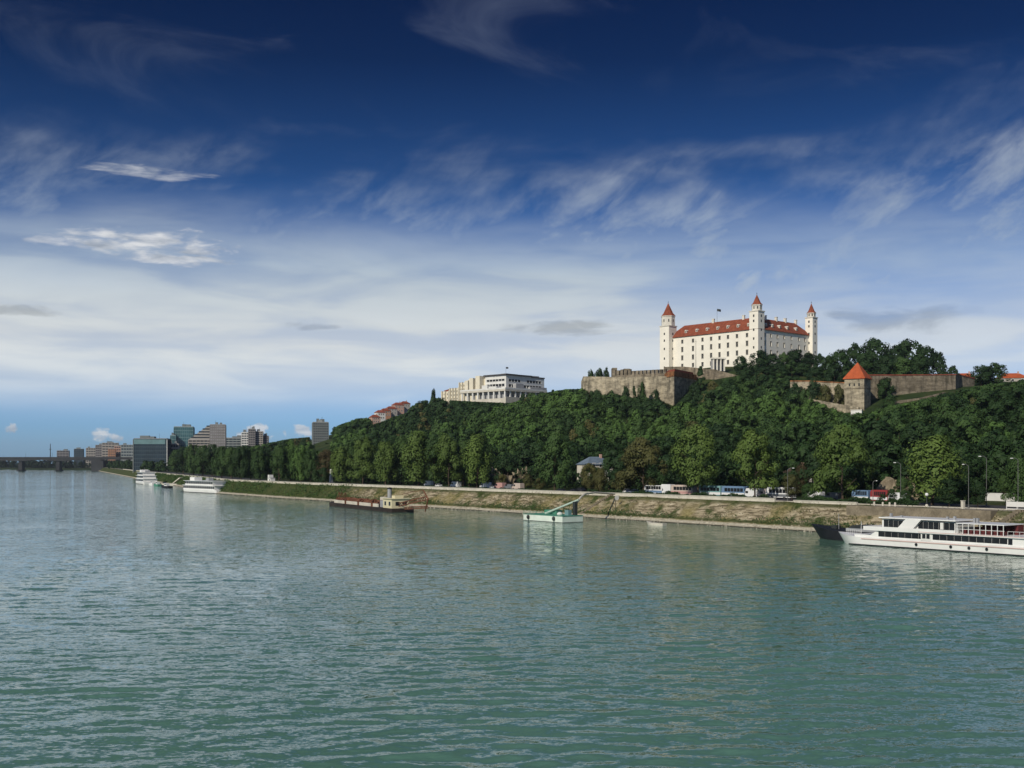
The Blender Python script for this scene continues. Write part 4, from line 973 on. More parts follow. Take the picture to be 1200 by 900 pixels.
# rocks behind the quay
def rock(px, d, w, h, seed, label):
    rg = np.random.default_rng(seed); x, y = onray(px, d); mb = MB(); mb.ball((0,0,0), 1.0, 16)
    v = np.array(mb.v); n = v/np.linalg.norm(v, axis=1, keepdims=True)
    bump = 1+.28*np.sin(n@rg.normal(size=3)*5+1)+.18*np.sin(n@rg.normal(size=3)*9)+.06*rg.normal(size=len(v))
    mb.v = [tuple(q) for q in v*bump[:, None]*np.array([w/2, w/3, h])]
    tag(mb.build('rock_outcrop', 'rock', None, (x, y, gz(x, y)-.3)), label, 'rock', 'rock faces at the foot of the hill')
rock(582, 52, 7, 6.5, 1, 'tan rock face rising behind the parked vans, left one'); rock(593, 50, 8, 5.5, 2, 'tan rock face behind the pink parked car'); rock(612, 54, 9, 7, 3, 'pale ledge of rock above the olive bushes')
rock(1062, 46, 8, 5.5, 4, 'ochre rock face behind the lamp at right of the red coach'); rock(1044, 44, 6, 6, 5, 'small ochre rock face left of the tall lamp')

# ------------------------------------------------------------------ vehicles
def wheels(par, xs, y, r):
    for x in xs:
        for s in (-1, 1):
            w = MB().tube((x, s*y-.11, r), (x, s*y+.11, r), r, r, 12).build('wheel', 'tyre', par)
            MB().tube((x, s*(y+.112)-.01, r), (x, s*(y+.112)+.01, r), r*.55, r*.55, 10).build('rim', 'lamp grey', w)
def car(px, d, m, label, rz=None):
    x, y, a = rotl(px, d); c = thing('parked_car', label, 'car', (x, y, gz(x, y)), a if rz is None else rz, 'vehicles parked along the quay road')
    MB().side([(-2.1,.35),(-2.15,.8),(-1.9,.95),(-1.0,1.0),(.9,.98),(2.0,.85),(2.15,.6),(2.1,.35)], -.85, .85).build('body', m, c)
    MB().add([(-1.7,-.8,.98),(1.2,-.8,.98),(1.2,.8,.98),(-1.7,.8,.98),(-1.25,-.65,1.45),(.45,-.65,1.45),(.45,.65,1.45),(-1.25,.65,1.45)], [(0,1,5,4),(1,2,6,5),(2,3,7,6),(3,0,4,7)]).build('window', 'glass dark', c)
    MB().box(-1.25,.45,-.66,.66,1.44,1.50).build('roof', m, c); wheels(c, (-1.3, 1.35), .80, .32)
    for s in (-.6, .6): MB().box(2.08, 2.17, s-.16, s+.16, .62, .78).build('headlight', 'lamp head', c)
def van(px, d, m, label, L=5.4, H=2.5, cat='van'):
    x, y, a = rotl(px, d); c = thing('parked_van', label, cat, (x, y, gz(x, y)), a, 'vehicles parked along the quay road'); h = L/2
    MB().side([(-h,.4),(-h,H-.05),(-h+.15,H),(h-1.5,H),(h-.75,1.35),(h-.05,1.1),(h,.4)], -.98, .98).build('body', m, c)
    for s in (-1, 1): MB().box(h-2.2, h-1.15, s*1.0-.015, s*1.0+.015, 1.35, 2.0).build('window', 'glass dark', c)
    MB().add([(h-1.40,-.85,H-.08),(h-.80,-.85,1.42),(h-.80,.85,1.42),(h-1.40,.85,H-.08)], [(0,1,2,3)]).build('windscreen', 'glass dark', c)
    wheels(c, (-h+1.1, h-1.0), .92, .36)
def coach(px, d, m, m2, label, L=11.0, H=3.3):
    x, y, a = rotl(px, d); c = thing('parked_coach', label, 'coach', (x, y, gz(x, y)), a, 'vehicles parked along the quay road'); h = L/2
    MB().side([(-h,.4),(-h,H-.15),(-h+.2,H),(h-.5,H),(h-.05,H-.5),(h,1.2),(h,.4)], -1.25, 1.25).build('body', m, c)
    for s in (-1, 1):
        for i in range(6): MB().box(-h+.5+i*(L-1.6)/6, -h+.35+(i+1)*(L-1.6)/6, s*1.262-.012, s*1.262+.012, 1.7, 2.75).build('window', 'glass dark', c)
        MB().box(-h+.02, h-.05, s*1.262-.011, s*1.262+.011, .62, 1.35).build('stripe', m2, c)
    MB().box(h-.02, h+.02, -1.1, 1.1, 1.3, 2.75).build('windscreen', 'glass dark', c)
    wheels(c, (-h+2.2, h-2.3), 1.16, .48)
van(503, VD, 'car white', 'white van parked under the poplars, leftmost of the vehicles'); car(513, VD, 'car white', 'small white car just right of the leftmost white van')
van(534, VD, 'car white', 'white van under the widest poplar left of the rock faces')
van(569, VD, 'car white', 'white van parked left of the tan rocks'); car(577.5, VD, 'car white', 'white car between the white van and the pink van')
van(586, VD, 'car pink', 'pinkish van parked in front of the tan rocks'); van(597, VD, 'car grey', 'grey van with dark windows right of the pinkish van', 4.8, 2.0); van(607, VD, 'coach beige', 'pale beige van at the right end of the group by the rocks')
car(657, 17.8, 'car dark', 'dark car parked behind the parapet above the pontoon, left of two'); car(672, 17.8, 'car dark', 'dark car parked behind the parapet above the pontoon, right of two')
car(733, VD, 'car white', 'white car left of the blue striped coach under the broad olive tree'); car(743, VD, 'car white', 'white car between olive tree trunk and blue striped coach')
coach(768, VD, 'car white', 'coach blue', 'white coach with blue stripe, leftmost coach', 8.5, 3.0); van(781, VD, 'car white', 'tall white box van beside the leftmost coach', 5.5, 3.4)
coach(802, VD, 'coach beige', 'car pink', 'beige coach left of the big plane trunk', 9.5); coach(834, VD, 'coach teal', 'car white', 'pale teal coach right of the big plane trunk', 9.5)
coach(862, VD, 'coach blue', 'car white', 'blue and white coach between the two big planes', 9.0); van(881, VD, 'car white', 'white van just right of the blue and white coach', 5.5, 2.8)
van(898, VD, 'coach beige', 'beige van left of the white coach with dark lower side', 5.0, 2.8); coach(915, VD, 'car white', 'car grey', 'white coach with grey stripe beside the arched lamp', 9.0)
van(955, VD, 'car white', 'white van half hidden by shrubs left of the tall plane', 5.2, 2.3); coach(1011, VD+1, 'coach blue', 'car white', 'bright blue coach beside the short lamp', 5.2, 3.0)
coach(1033, VD+1, 'car red', 'car white', 'red coach with white stripe left of the tall lamp', 5.2, 3.2); van(1050, VD+1, 'car white', 'white van right of the red coach', 5.0, 2.6)
van(976, VD, 'car grey', 'grey van under the tall plane tree', 5.0, 2.2); car(680, VD, 'car dark', 'dark car in the shade right of the tall willow trunk')

# ------------------------------------------------------------------ boats
BR = math.atan2(-.794, .607)      # bow to stern along the bank, ship axis x runs downstream
sp0 = (68.1-.607*2.0, 230.0+.794*2.0)
ship = thing('excursion_ship', 'long white three deck excursion ship moored at the right edge', 'ship', (*sp0, 0), BR)
L, B = 52.0, 8.2
def hullmb(L, B, H, bow, sheer=.6, rake=2.2, n=10, stern=1.0, z0=-1.0, flare=.12):
    """hull by stations: pointed raked bow at x=0, near side at y=0"""
    mb = MB(); st = []
    for i in range(n+1):
        f = i/n; x = bow*f if i < n else bow
        w = math.sin(min(1, f)*math.pi/2)**.8
        st.append((x, w, sheer*(1-f)**1.5))
    st += [(L-3, 1, 0), (L, .86, 0)]
    vs = []; fs = []
    for x, w, s in st:
        hb = B/2*w; c = B/2; xr = x-rake*(1-min(1, x/bow))
        vs += [(x+rake*.2*(1-w), c-hb*(1-flare*.6), z0), (x, c-hb*(1-flare*.3), .05), (xr, c-hb, H+s), (xr, c+hb, H+s), (x, c+hb*(1-flare*.3), .05), (x+rake*.2*(1-w), c+hb*(1-flare*.6), z0)]
    for i in range(len(st)-1):
        a, b = i*6, i*6+6
        fs += [(a+k, b+k, b+k+1, a+k+1) for k in (0, 1, 2, 3, 4)]+[(a+5, b+5, b, a)]
    e = (len(st)-1)*6; fs += [tuple(range(e, e+6)), (5, 4, 3, 2, 1, 0)]
    # y axis points to the bank; near side must face -y
    return mb.add(vs, [f[::-1] for f in fs])
sh = hullmb(L, B, 1.65, 7.0, .55, 1.5); hull = sh.build('hull', 'ship white', ship)
MB().box(7, L, -.10, -.01, 1.25, 1.42).build('rubbing_strake', 'ship pink', hull); MB().box(4, L, -.03, .1, -.4, .22).build('boot_stripe', 'black hull', hull)
for x in (19.5, 26.8, 30.5, 34.0, 43): MB().tube((x, -.06, .85), (x, .02, .85), .30, .30, 10).build('porthole', 'glass dark', hull)
MB().box(5.2, 12, .3, B-.3, 1.66, 2.15).build('foredeck', 'ship white', ship)
cabin = MB().side([(8.2, 1.66), (10.6, 3.15), (37.6, 3.15), (37.6, 1.66)], .25, B-.25).build('main_cabin', 'ship white', ship)
k = 0; x = 10.9
while x < 37:
    if not 20.2 < x < 22.6: MB().box(x, x+1.44, .20, .246, 1.98, 3.02).build('window', 'glass dark', cabin)
    x += 1.5
MB().box(20.4, 22.6, .17, .249, 1.7, 3.1).build('door', 'white panel', cabin); MB().box(20.7, 21.4, .14, .17, 2.1, 2.95).box(21.6, 22.3, .14, .17, 2.1, 2.95).build('door_glass', 'glass dark', cabin)
MB().box(38.0, 38.8, .20, .30, 1.9, 3.0).build('window', 'glass dark', cabin); MB().box(37.6, L-1, .25, B-.25, 1.66, 3.15).build('aft_cabin', 'ship white', ship)
MB().box(7.6, L-.5, -.15, B+.15, 3.15, 3.42).build('upper_deck', 'ship white', ship)
MB().box(7.6, 27.5, -.16, -.06, 3.42, 3.95).box(7.6, 7.72, -.06, B, 3.42, 3.95).build('bulwark', 'ship white', ship); MB().box(20, L-1, -.17, -.12, 3.28, 3.40).build('deck_line', 'ship pink', ship)
up = MB().box(11.3, 27.2, .9, B-.9, 3.42, 5.45).build('saloon', 'ship white', ship)
x = 11.7
while x < 26.5:
    if not (15.2 < x < 19.2): MB().box(x, x+1.04, .85, .896, 3.95, 5.36).build('window', 'glass dark', up)
    x += 1.1
MB().side([(14.8, 3.42), (18.2, 3.42), (20.4, 5.65), (17.0, 5.65)], .2, .85).build('raked_pylon', 'ship white', ship); MB().side([(14.8, 3.42), (18.2, 3.42), (20.4, 5.65), (17.0, 5.65)], B-.85, B-.2).build('raked_pylon', 'ship white', ship)
MB().box(24.3, 24.9, .5, .85, 4.0, 5.3).build('pillar', 'white panel', ship)
MB().box(10.9, 27.6, .3, B-.3, 5.66, 5.88).build('roof', 'ship white', ship)
aw = MB().box(27.7, 37.2, .3, B-.3, 5.30, 5.44).build('awning', 'ship white', ship)
for i in range(9):
    xx = 27.9+i*1.14
    MB().box(xx-.05, xx+.05, .32, .42, 3.42, 5.30).build('awning_post', 'ship white', aw); MB().box(xx-.05, xx+.05, B-.42, B-.32, 3.42, 5.30).build('awning_post', 'ship white', aw)
MB().box(27.7, 37.2, .33, .38, 4.25, 4.33).build('rail', 'ship white', ship)
for i in range(7):
    MB().box(28.4+i*1.25, 29.2+i*1.25, 1.2, 2.4, 3.42, 4.15).build('bench', 'maroon', ship); MB().box(28.4+i*1.25, 29.2+i*1.25, B-2.6, B-1.2, 3.42, 4.5).build('bench', 'maroon', ship)
MB().box(36.6, 37.2, B-3, B-1, 3.42, 5.2).box(29, 36.8, B-.9, B-.8, 3.42, 5.3).build('side_screen', 'maroon', ship)
for i in range(12): MB().tube((38+i*1.1, .1, 3.42), (38+i*1.1, .1, 4.3), .03, .03, 5).build('stanchion', 'ship white', ship)
MB().box(38, 50.5, .07, .13, 4.28, 4.34).build('rail', 'ship white', ship)
for i in range(8): MB().tube((1.0+i*.75, 3.6-i*.42, 1.9), (1.0+i*.75, 3.6-i*.42, 2.95), .035, .03, 5).build('stanchion', 'ship white', ship)
MB().tube((1.0, 3.6, 2.9), (6.2, .7, 2.9), .03, .03, 5).build('rail', 'ship white', ship); MB().tube((4.2, 4, 1.7), (4.2, 4, 4.6), .06, .04, 6).build('mast', 'ship white', ship)
for xx, hh in ((11.6, .7), (14, .35), (24, .5), (25.5, .6), (29.6, .9), (30.2, .9)): MB().box(xx, xx+.4, 3, 3.5, 5.88 if xx < 27.6 else 5.44, 5.88+hh if xx < 27.6 else 5.44+hh).build('vent', 'ship grey', ship)
# dark barge between ship and bank
bg_ = thing('cargo_barge', 'black hulled cargo barge moored between the excursion ship and the bank', 'barge', (63.0+.607*4.2, 248.5-.794*4.2, 0), BR)
hb = hullmb(46, 8.0, 2.1, 8.0, 1.0, 2.4).build('hull', 'black hull', bg_)
MB().box(9, 44, 1.0, 7.0, 2.0, 2.75).build('coaming', 'ship grey', bg_)
for i in range(6): MB().side([(9.5+i*5.6, 2.75), (14.8+i*5.6, 2.75), (14.0+i*5.6, 3.35), (10.3+i*5.6, 3.35)], 1.1, 6.9).build('hatch_cover', 'dark steel', bg_)
MB().tube((5, 4, 2), (5, 4, 5.6), .09, .05, 6).build('mast', 'ship grey', bg_); MB().box(3.6, 5.0, 3.2, 4.8, 2.3, 3.0).build('winch', 'dark steel', bg_)
for i in range(9): MB().tube((8+i*1.2, 6.4, 2.1), (8+i*1.2, 6.4, 3.5), .04, .04, 5).build('stanchion', 'ship white', bg_)

# dredger with cream wheelhouse
dg = thing('dredger', 'rusty dredger barge with cream wheelhouse and crane boom by the green bank', 'barge', (px_(472, 372), 372, 0), R(117.6))
DL = 70.0   # x runs upstream (to the left in the photo); +y is the river side
MB().prism([(0, -4), (3, -4.5), (DL-6, -4.5), (DL, -2), (DL, 2), (DL-6, 4.5), (3, 4.5), (0, 4)], -1, 1.3).build('hull', 'barge brown', dg)
MB().box(15, DL-8, 2.8, 3.2, 1.3, 2.4).box(15, DL-8, -3.2, -2.8, 1.3, 2.4).build('coaming', 'light concrete', dg)
for xx in (20, 34, 48): MB().box(xx, xx+1.2, 3.2, 3.5, 1.3, 2.8).build('bracket', 'rust', dg)
rg = np.random.default_rng(5); cm = MB(); nx = 26
for i in range(nx):
    for j in range(6): cm.add([(15.5+i*1.75, -2.7+j*.9, 2.2+rg.uniform(0, 1.4)) , (17.4+i*1.75, -2.7+j*.9, 2.1+rg.uniform(0, 1.4)), (17.4+i*1.75, -1.8+j*.9, 2.2+rg.uniform(0, 1.4)), (15.5+i*1.75, -1.8+j*.9, 2.1+rg.uniform(0, 1.4)), (16.4+i*1.75, -2.2+j*.9, 1.4)], [(0,1,2,3), (0,4,1), (1,4,2), (2,4,3), (3,4,0)])
cm.build('scrap_cargo', 'rust', dg)
for xx in (62, 65, 58): MB().tube((xx, 0, 1.3), (xx-1, .5, 5.2), .16, .1, 6).tube((xx, 2, 1.3), (xx-1, .5, 5.2), .16, .1, 6).tube((xx, -2, 1.3), (xx-1, .5, 5.2), .16, .1, 6).build('gantry', 'rust', dg)
wh = MB().box(1.5, 9.5, -3.0, 3.4, 1.3, 4.4).build('wheelhouse', 'cream paint', dg)
MB().box(1.1, 9.9, -3.4, 3.8, 4.4, 4.62).build('wheelhouse_roof', 'cream paint', dg); MB().box(3, 6, -1.4, 1.6, 4.62, 5.5).build('hatch', 'cream paint', dg)
for xx in (2.6, 6.6): MB().box(xx, xx+1.5, 3.41, 3.46, 2.2, 3.5).build('window', 'glass dark', wh)
for yy in (-2, .6): MB().box(1.44, 1.49, yy, yy+1.4, 2.2, 3.5).build('window', 'glass dark', wh)
MB().tube((10.8, .5, 1.3), (10.8, .5, 7.6), .8, .7, 10).build('funnel', 'ship grey', dg); MB().tube((10.8, .5, 7.6), (10.8, .5, 8.1), .85, .85, 10).build('funnel_cap', 'black hull', dg); MB().box(11.6, 15, -2, 2.4, 1.3, 3.6).build('engine_house', 'ship grey', dg)
MB().box(16, 27, -3.6, -2.2, 3.3, 4.4).build('sorting_tray', 'light concrete', dg)
for xx in (17, 26): MB().box(xx, xx+.3, -3.2, -2.9, 1.3, 3.3).build('tray_leg', 'rust', dg)
def truss(mb, a, b, h, n, r):
    a = Vector(a); b = Vector(b); up_ = Vector((0,0,h))
    mb.tube(a, b, r, r, 5); mb.tube(a+up_*.4, b+up_*.4, r, r, 5)
    for i in range(n): mb.tube(a.lerp(b, i/n), a.lerp(b, (i+1)/n)+up_*.4, r*.6, r*.6, 4)
bm = MB(); truss(bm, (1, 1, 2.0), (-24, 1.5, 5.0), 2.6, 12, .2); truss(bm, (-4, 1, 1.2), (-25, 1.5, 2.4), 1.6, 9, .16); bm.tube((-25, 1.5, 5.2), (-21, 1.5, 8.0), .26, .2, 6); bm.tube((-25, 1.5, 5.2), (-22.5, 1.5, 1.2), .26, .2, 6); bm.tube((-21, 1.5, 8.0), (-2, 1, 6.2), .09, .09, 4)
bm.build('boom', 'rust', dg)

# landing pontoon with boom
pn = thing('landing_pontoon', 'white box pontoon with green rails and a raised boom moored off the bank', 'pontoon', (14.0, 308.0, 0), math.atan2(.806, -.592))
# local x runs upstream along the bank, local -y... river side is +y
PLn, PW = 18.0, 7.4
MB().box(0, PLn, -PW, 0, -.8, 1.75).build('hull', 'pontoon white', pn); MB().box(-.06, PLn+.06, -PW-.06, .06, -.85, .12).build('waterline_band', 'dark steel', pn)
MB().box(-.1, PLn+.1, -PW-.1, .1, 1.75, 1.92).build('deck', 'pontoon green', pn)
for i in range(7): MB().box(i*2.98, i*2.98+.08, -.08, 0, 1.92, 2.75).build('rail_post', 'pontoon green', pn)
MB().box(0, PLn, -.07, -.01, 2.68, 2.76).box(0, PLn, -.07, -.01, 2.28, 2.34).build('rail', 'pontoon green', pn)
MB().box(8, 13.5, -6.4, -4.2, 1.92, 3.1).build('winch_box', 'pontoon green', pn)
for xx in (3.6, 15.4): MB().ball((xx, .3, 1.05), .5, 10, 1.3).build('fender', 'dark steel', pn)
MB().tube((11.5, -3, 2.1), (.6, -6.4, 6.3), .34, .26, 8).build('boom', 'pale green steel', pn); MB().box(1.1, 2.1, -6.3, -5.4, 1.92, 5.7).build('boom_tower', 'dark steel', pn)
MB().ball((4.4, -2.6, 2.2), .85, 12, .75).build('dome', 'white panel', pn); MB().box(1.6, 3.2, -4.6, -3.4, 1.92, 3.4).build('control_box', 'teal frame', pn)
gw = thing('gangway', 'curved pale gangway bridging from the pontoon to the quay wall', 'gangway', (14, 308, 0), math.atan2(.806, -.592))
gm = MB(); pts = [(1.6, -6.6, 5.5), (3.4, -9.5, 6.9), (5.2, -12.5, 7.7), (9.5, -20.0, 7.9), (15, -32.6, 7.1)]
for a, b in zip(pts[:-1], pts[1:]): gm.tube(a, b, .28, .28, 6)
gm.build('walkway', 'light concrete', gw); MB().tube((2.0, -6.9, 1.9), (2.0, -6.9, 5.9), .16, .16, 6).build('support', 'dark steel', gw)

def rivership(name, label, x, y, rz, L, B, decks, hull='ship white', group=None, dark_end=False):
    s = thing(name, label, 'ship', (x, y, 0), rz, group)
    hullmb(L, B, 1.6, L*.16, .5, 1.2).build('hull', hull, s); z = 1.6
    MB().box(2, L-1, -.05, .05, -.4, .25).build('boot_stripe', 'black hull', s)
    for k in range(decks):
        a, b_ = L*.10+k*1.6, L-2-k*2.6
        c = MB().box(a, b_, .4+k*.3, B-.4-k*.3, z, z+2.3).build('cabin', 'ship white', s)
        n = max(4, int((b_-a)/2.2)); w = (b_-a)/n
        for i in range(n): MB().box(a+i*w+.2, a+(i+1)*w-.2, .35+k*.3, .398+k*.3, z+.7, z+1.95).build('window', 'glass dark', c)
        for i in range(3): MB().box(a-.05, a-.003, 1.2+i*(B-2.4)/3+.2, 1.2+(i+1)*(B-2.4)/3-.2, z+.85, z+1.75).build('window', 'glass dark', c)
        MB().box(a-1.0, b_+.8, .05, B-.05, z+2.3, z+2.46).build('deck', 'ship white', s); z += 2.46
    MB().box(L*.2, L*.33, B*.25, B*.75, z, z+1.8).build('wheelhouse', 'ship white', s); MB().tube((L*.3, B/2, z), (L*.3, B/2, z+3.6), .1, .05, 6).build('mast', 'ship grey', s)
    MB().box(L*.6, L*.68, B*.35, B*.65, z, z+1.4).build('funnel', 'ship grey', s)
    return s
rivership('passenger_ship', 'white passenger ship with stacked decks moored left of the dredger', px_(210, 628), 628, BR+R(3), 46, 9, 2)
rivership('hotel_boat', 'tall narrow looking white boat moored end on before the glass office', px_(157.5, 862), 862, BR+R(-8), 34, 11, 3)
for px, py, L, hm, lb in ((176, 568.5, 9, 'ship white', 'small white motor boat nearest the tall white boat'), (182, 569.5, 9, 'pontoon green', 'small dark green work boat between the white motor boat and the black tug'), (190, 571.5, 15, 'black hull', 'small black tug with white cabin moored left of the passenger ship')):
    Y = 17*F/(py-HOR); s = thing('small_boat', lb, 'boat', (px_(px-3, Y), Y, 0), BR, 'small boats moored upstream')
    hullmb(L, 3.6, 1.3, L*.3, .5, .8).build('hull', hm, s); MB().box(L*.4, L*.7, .8, 2.8, 1.2, 3.0).build('cabin', 'ship white', s); MB().box(L*.42, L*.68, .76, .798, 2.0, 2.7).build('window', 'glass dark', s)
Y = 17*F/(615.2-HOR); s = thing('rowing_boat', 'small pale open boat lying at the stony foot of the bank', 'boat', (px_(756, Y), Y, 0), BR)
hb = hullmb(6.4, 1.9, .7, 2.4, .35, .5, z0=-.3).build('hull', 'light concrete', s); MB().box(1.6, 5.9, .25, 1.65, .7, .74).build('well', 'bark', s); MB().box(3, 3.3, .2, 1.7, .74, .82).build('thwart', 'light concrete', s)
ld = thing('landing_stage', 'pale floating landing stage with ramp between the small boats and the bank', 'pontoon', (px_(176, 800), 806, 0), BR)
MB().box(0, 34, 6, 11, -.4, 1.2).build('hull', 'light concrete', ld); MB().side([(8, 1.2), (10, 1.2), (24, 5.4), (22, 5.6)], 11.2, 13.5).build('ramp', 'light concrete', ld)

# ------------------------------------------------------------------ riverside trees: trunk and crown apart
def river_variant(seed, kind_, H, Rr, base, nl, per, lr, ls, m):
    cm = crown_mesh('crown', seed, kind_, H, Rr, base, nl, per, lr, ls, m, False)
    tb = trunk_mb(np.random.default_rng(seed+900), H, .42, base, Rr)
    tm = bpy.data.meshes.new('trunk'); tm.from_pydata(tb.v, [], tb.f); tm.materials.append(MATS['bark']); return cm, tm, H, Rr
RV = {}
for k_, m in (('river', 'leaf river'), ('dark', 'leaf dark'), ('mid', 'leaf mid'), ('olive', 'leaf olive'), ('brown', 'leaf brown'), ('bright', 'leaf bright')):
    RV[k_] = [river_variant(200+7*i+len(k_), ('broad', 'poplar', 'dense', 'poplar')[i], 20, (9.0, 6.2, 8.6, 6.6)[i], (3.4, 2.2, 3.6, 3.0)[i], (46, 46, 58, 40)[i], 190, (2.7, 1.9, 2.2, 2.2)[i], .48, m) for i in range(4)]
def river_tree(px, toppy, halfpx, d, k_, shape, label, group, name='plane_tree'):
    x, y = onray(px, d); z = gz(x, y)-.1; H = pz_(toppy, y)-z; Rr = halfpx/F*y
    cm, tm, h0, r0 = RV[k_][shape]; rz = rnd.uniform(0, 6.28)
    t = thing(name, label, 'tree', (x, y, z), rz, group); t.scale = (Rr/r0, Rr/r0, H/h0)
    for nm, me in (('trunk', tm), ('crown', cm)):
        o = bpy.data.objects.new(nm, me); COL.objects.link(o); o.parent = t
    return t
GR = 'trees along the quay'
# the dark row at the left (many alike)
for i, (px, tp, hw, d) in enumerate([(207, 527, 10, 30), (215, 524, 11, 24), (226, 521, 12, 26), (238, 522, 12, 22), (249, 521, 12, 28), (260, 523, 12, 22), (271, 524, 12, 26), (283, 523, 12, 22), (294, 525, 12, 28), (305, 525, 11, 24), (314, 527, 10, 30)]):
    river_tree(px, tp, hw, d, ('mid', 'dark', 'river')[i % 3] if i % 3 != 2 else 'mid', 1, 'dark tree in the dense clipped looking row on the quay left of the kiosk', 'dense dark row of trees on the quay at left')
for a in ((327, 522, 11, 27, 'mid', 1, 'tall green tree just right of the kiosk'), (340, 517, 12, 34, 'bright', 1, 'fresh light green tree left of the apartment tower foot'),
          (352, 522, 12, 26, 'bright', 1, 'light yellow green tree beside the light tree left of the apartment tower'), (364, 528, 10, 22, 'mid', 0, 'rounded green tree directly below the apartment tower'),
          (383, 527, 15, 36, 'brown', 0, 'reddish brown leaved tree under the apartment tower'), (379, 548, 8, 19, 'dark', 0, 'dark round bush tree left of the white monument pillar'),
          (400, 523, 13, 26, 'river', 1, 'green tree behind the white monument pillar'), (425, 512, 20, 24, 'river', 2, 'broad tall tree second right of the monument pillar'),
          (410, 517, 12, 34, 'mid', 1, 'slim tree between the monument tree and the broad tall one'), (452, 518, 17, 24, 'river', 3, 'tree above the cream wheelhouse of the dredger'),
          (470, 512, 15, 32, 'mid', 3, 'tree just right of the wheelhouse, standing further back'), (490, 506, 21, 24, 'river', 3, 'tallest poplar of the group above the dredger boom'),
          (508, 510, 16, 30, 'mid', 0, 'poplar between the tallest one and the leftmost white van'), (526, 509, 20, 24, 'river', 2, 'poplar over the white van under the widest crown'),
          (543, 514, 12, 32, 'mid', 1, 'narrow poplar in the gap left of the last poplar'), (559, 509, 20, 24, 'river', 3, 'last poplar of the group, left of the tan rocks'),
          (588, 556, 8, 46, 'olive', 0, 'small olive coloured tree between the tan rocks'), (632, 560, 9, 30, 'olive', 0, 'yellowish bush tree right of the beige van'), (619, 556, 8, 34, 'olive', 0, 'yellowish bush tree left of the willow'),
          (650, 507, 23, 26, 'mid', 2, 'tall willow like dark green tree above the pontoon'), (690, 543, 13, 24, 'olive', 0, 'small olive tree with tan crown left of the slate roofed house'),
          (697, 547, 9, 40, 'mid', 0, 'green tree against the left wall of the slate roofed house'), (703, 548, 9, 20, 'olive', 1, 'thin olive tree before the slate roofed house'), (727, 552, 13, 24, 'olive', 0, 'pale olive bush tree at the foot of the broad brownish tree'),
          (754, 513, 28, 27, 'olive', 2, 'broad brownish olive tree behind the blue striped coach'),
          (818, 498, 34, 26, 'river', 0, 'very broad plane tree with dark trunk, largest on the quay'), (885, 503, 28, 26, 'river', 2, 'plane tree above the white coach with grey stripe, second right of the largest'),
          (928, 556, 13, 24, 'olive', 0, 'olive shrub tree beside the arched lamp'), (948, 566, 10, 22, 'mid', 0, 'low green shrub below the ochre gabled house'),
          (987, 499, 34, 27, 'river', 2, 'tall plane tree with bright upper crown, behind the grey van'), (940, 543, 10, 50, 'brown', 0, 'reddish shrub beside the ochre gabled house'),
          (1058, 560, 13, 36, 'mid', 2, 'green shrub growing before the ochre rock face'), (1045, 573, 7, 17, 'dark', 0, 'dark low shrub below the red coach lamp'), (1060, 575, 8, 19, 'dark', 0, 'dark low shrub right of the tall lamp base'), (1034, 579, 6, 17, 'dark', 0, 'smallest dark shrub in front of the red coach'),
          (1093, 511, 33, 25, 'river', 3, 'tall egg shaped plane tree over the globe lamp'), (1112, 562, 17, 20, 'dark', 0, 'dark shady shrub left of the pale stone post'),
          (1146, 566, 13, 24, 'dark', 0, 'dark shrub between the pale post and the white wall'), (1197, 532, 18, 30, 'mid', 1, 'tree cut by the right edge of the photo'), (1178, 556, 9, 42, 'mid', 0, 'small tree behind the low white wall'),
          (1128, 530, 14, 40, 'dark', 1, 'dark tree behind the tall pole lamp')):
    river_tree(*a, GR)

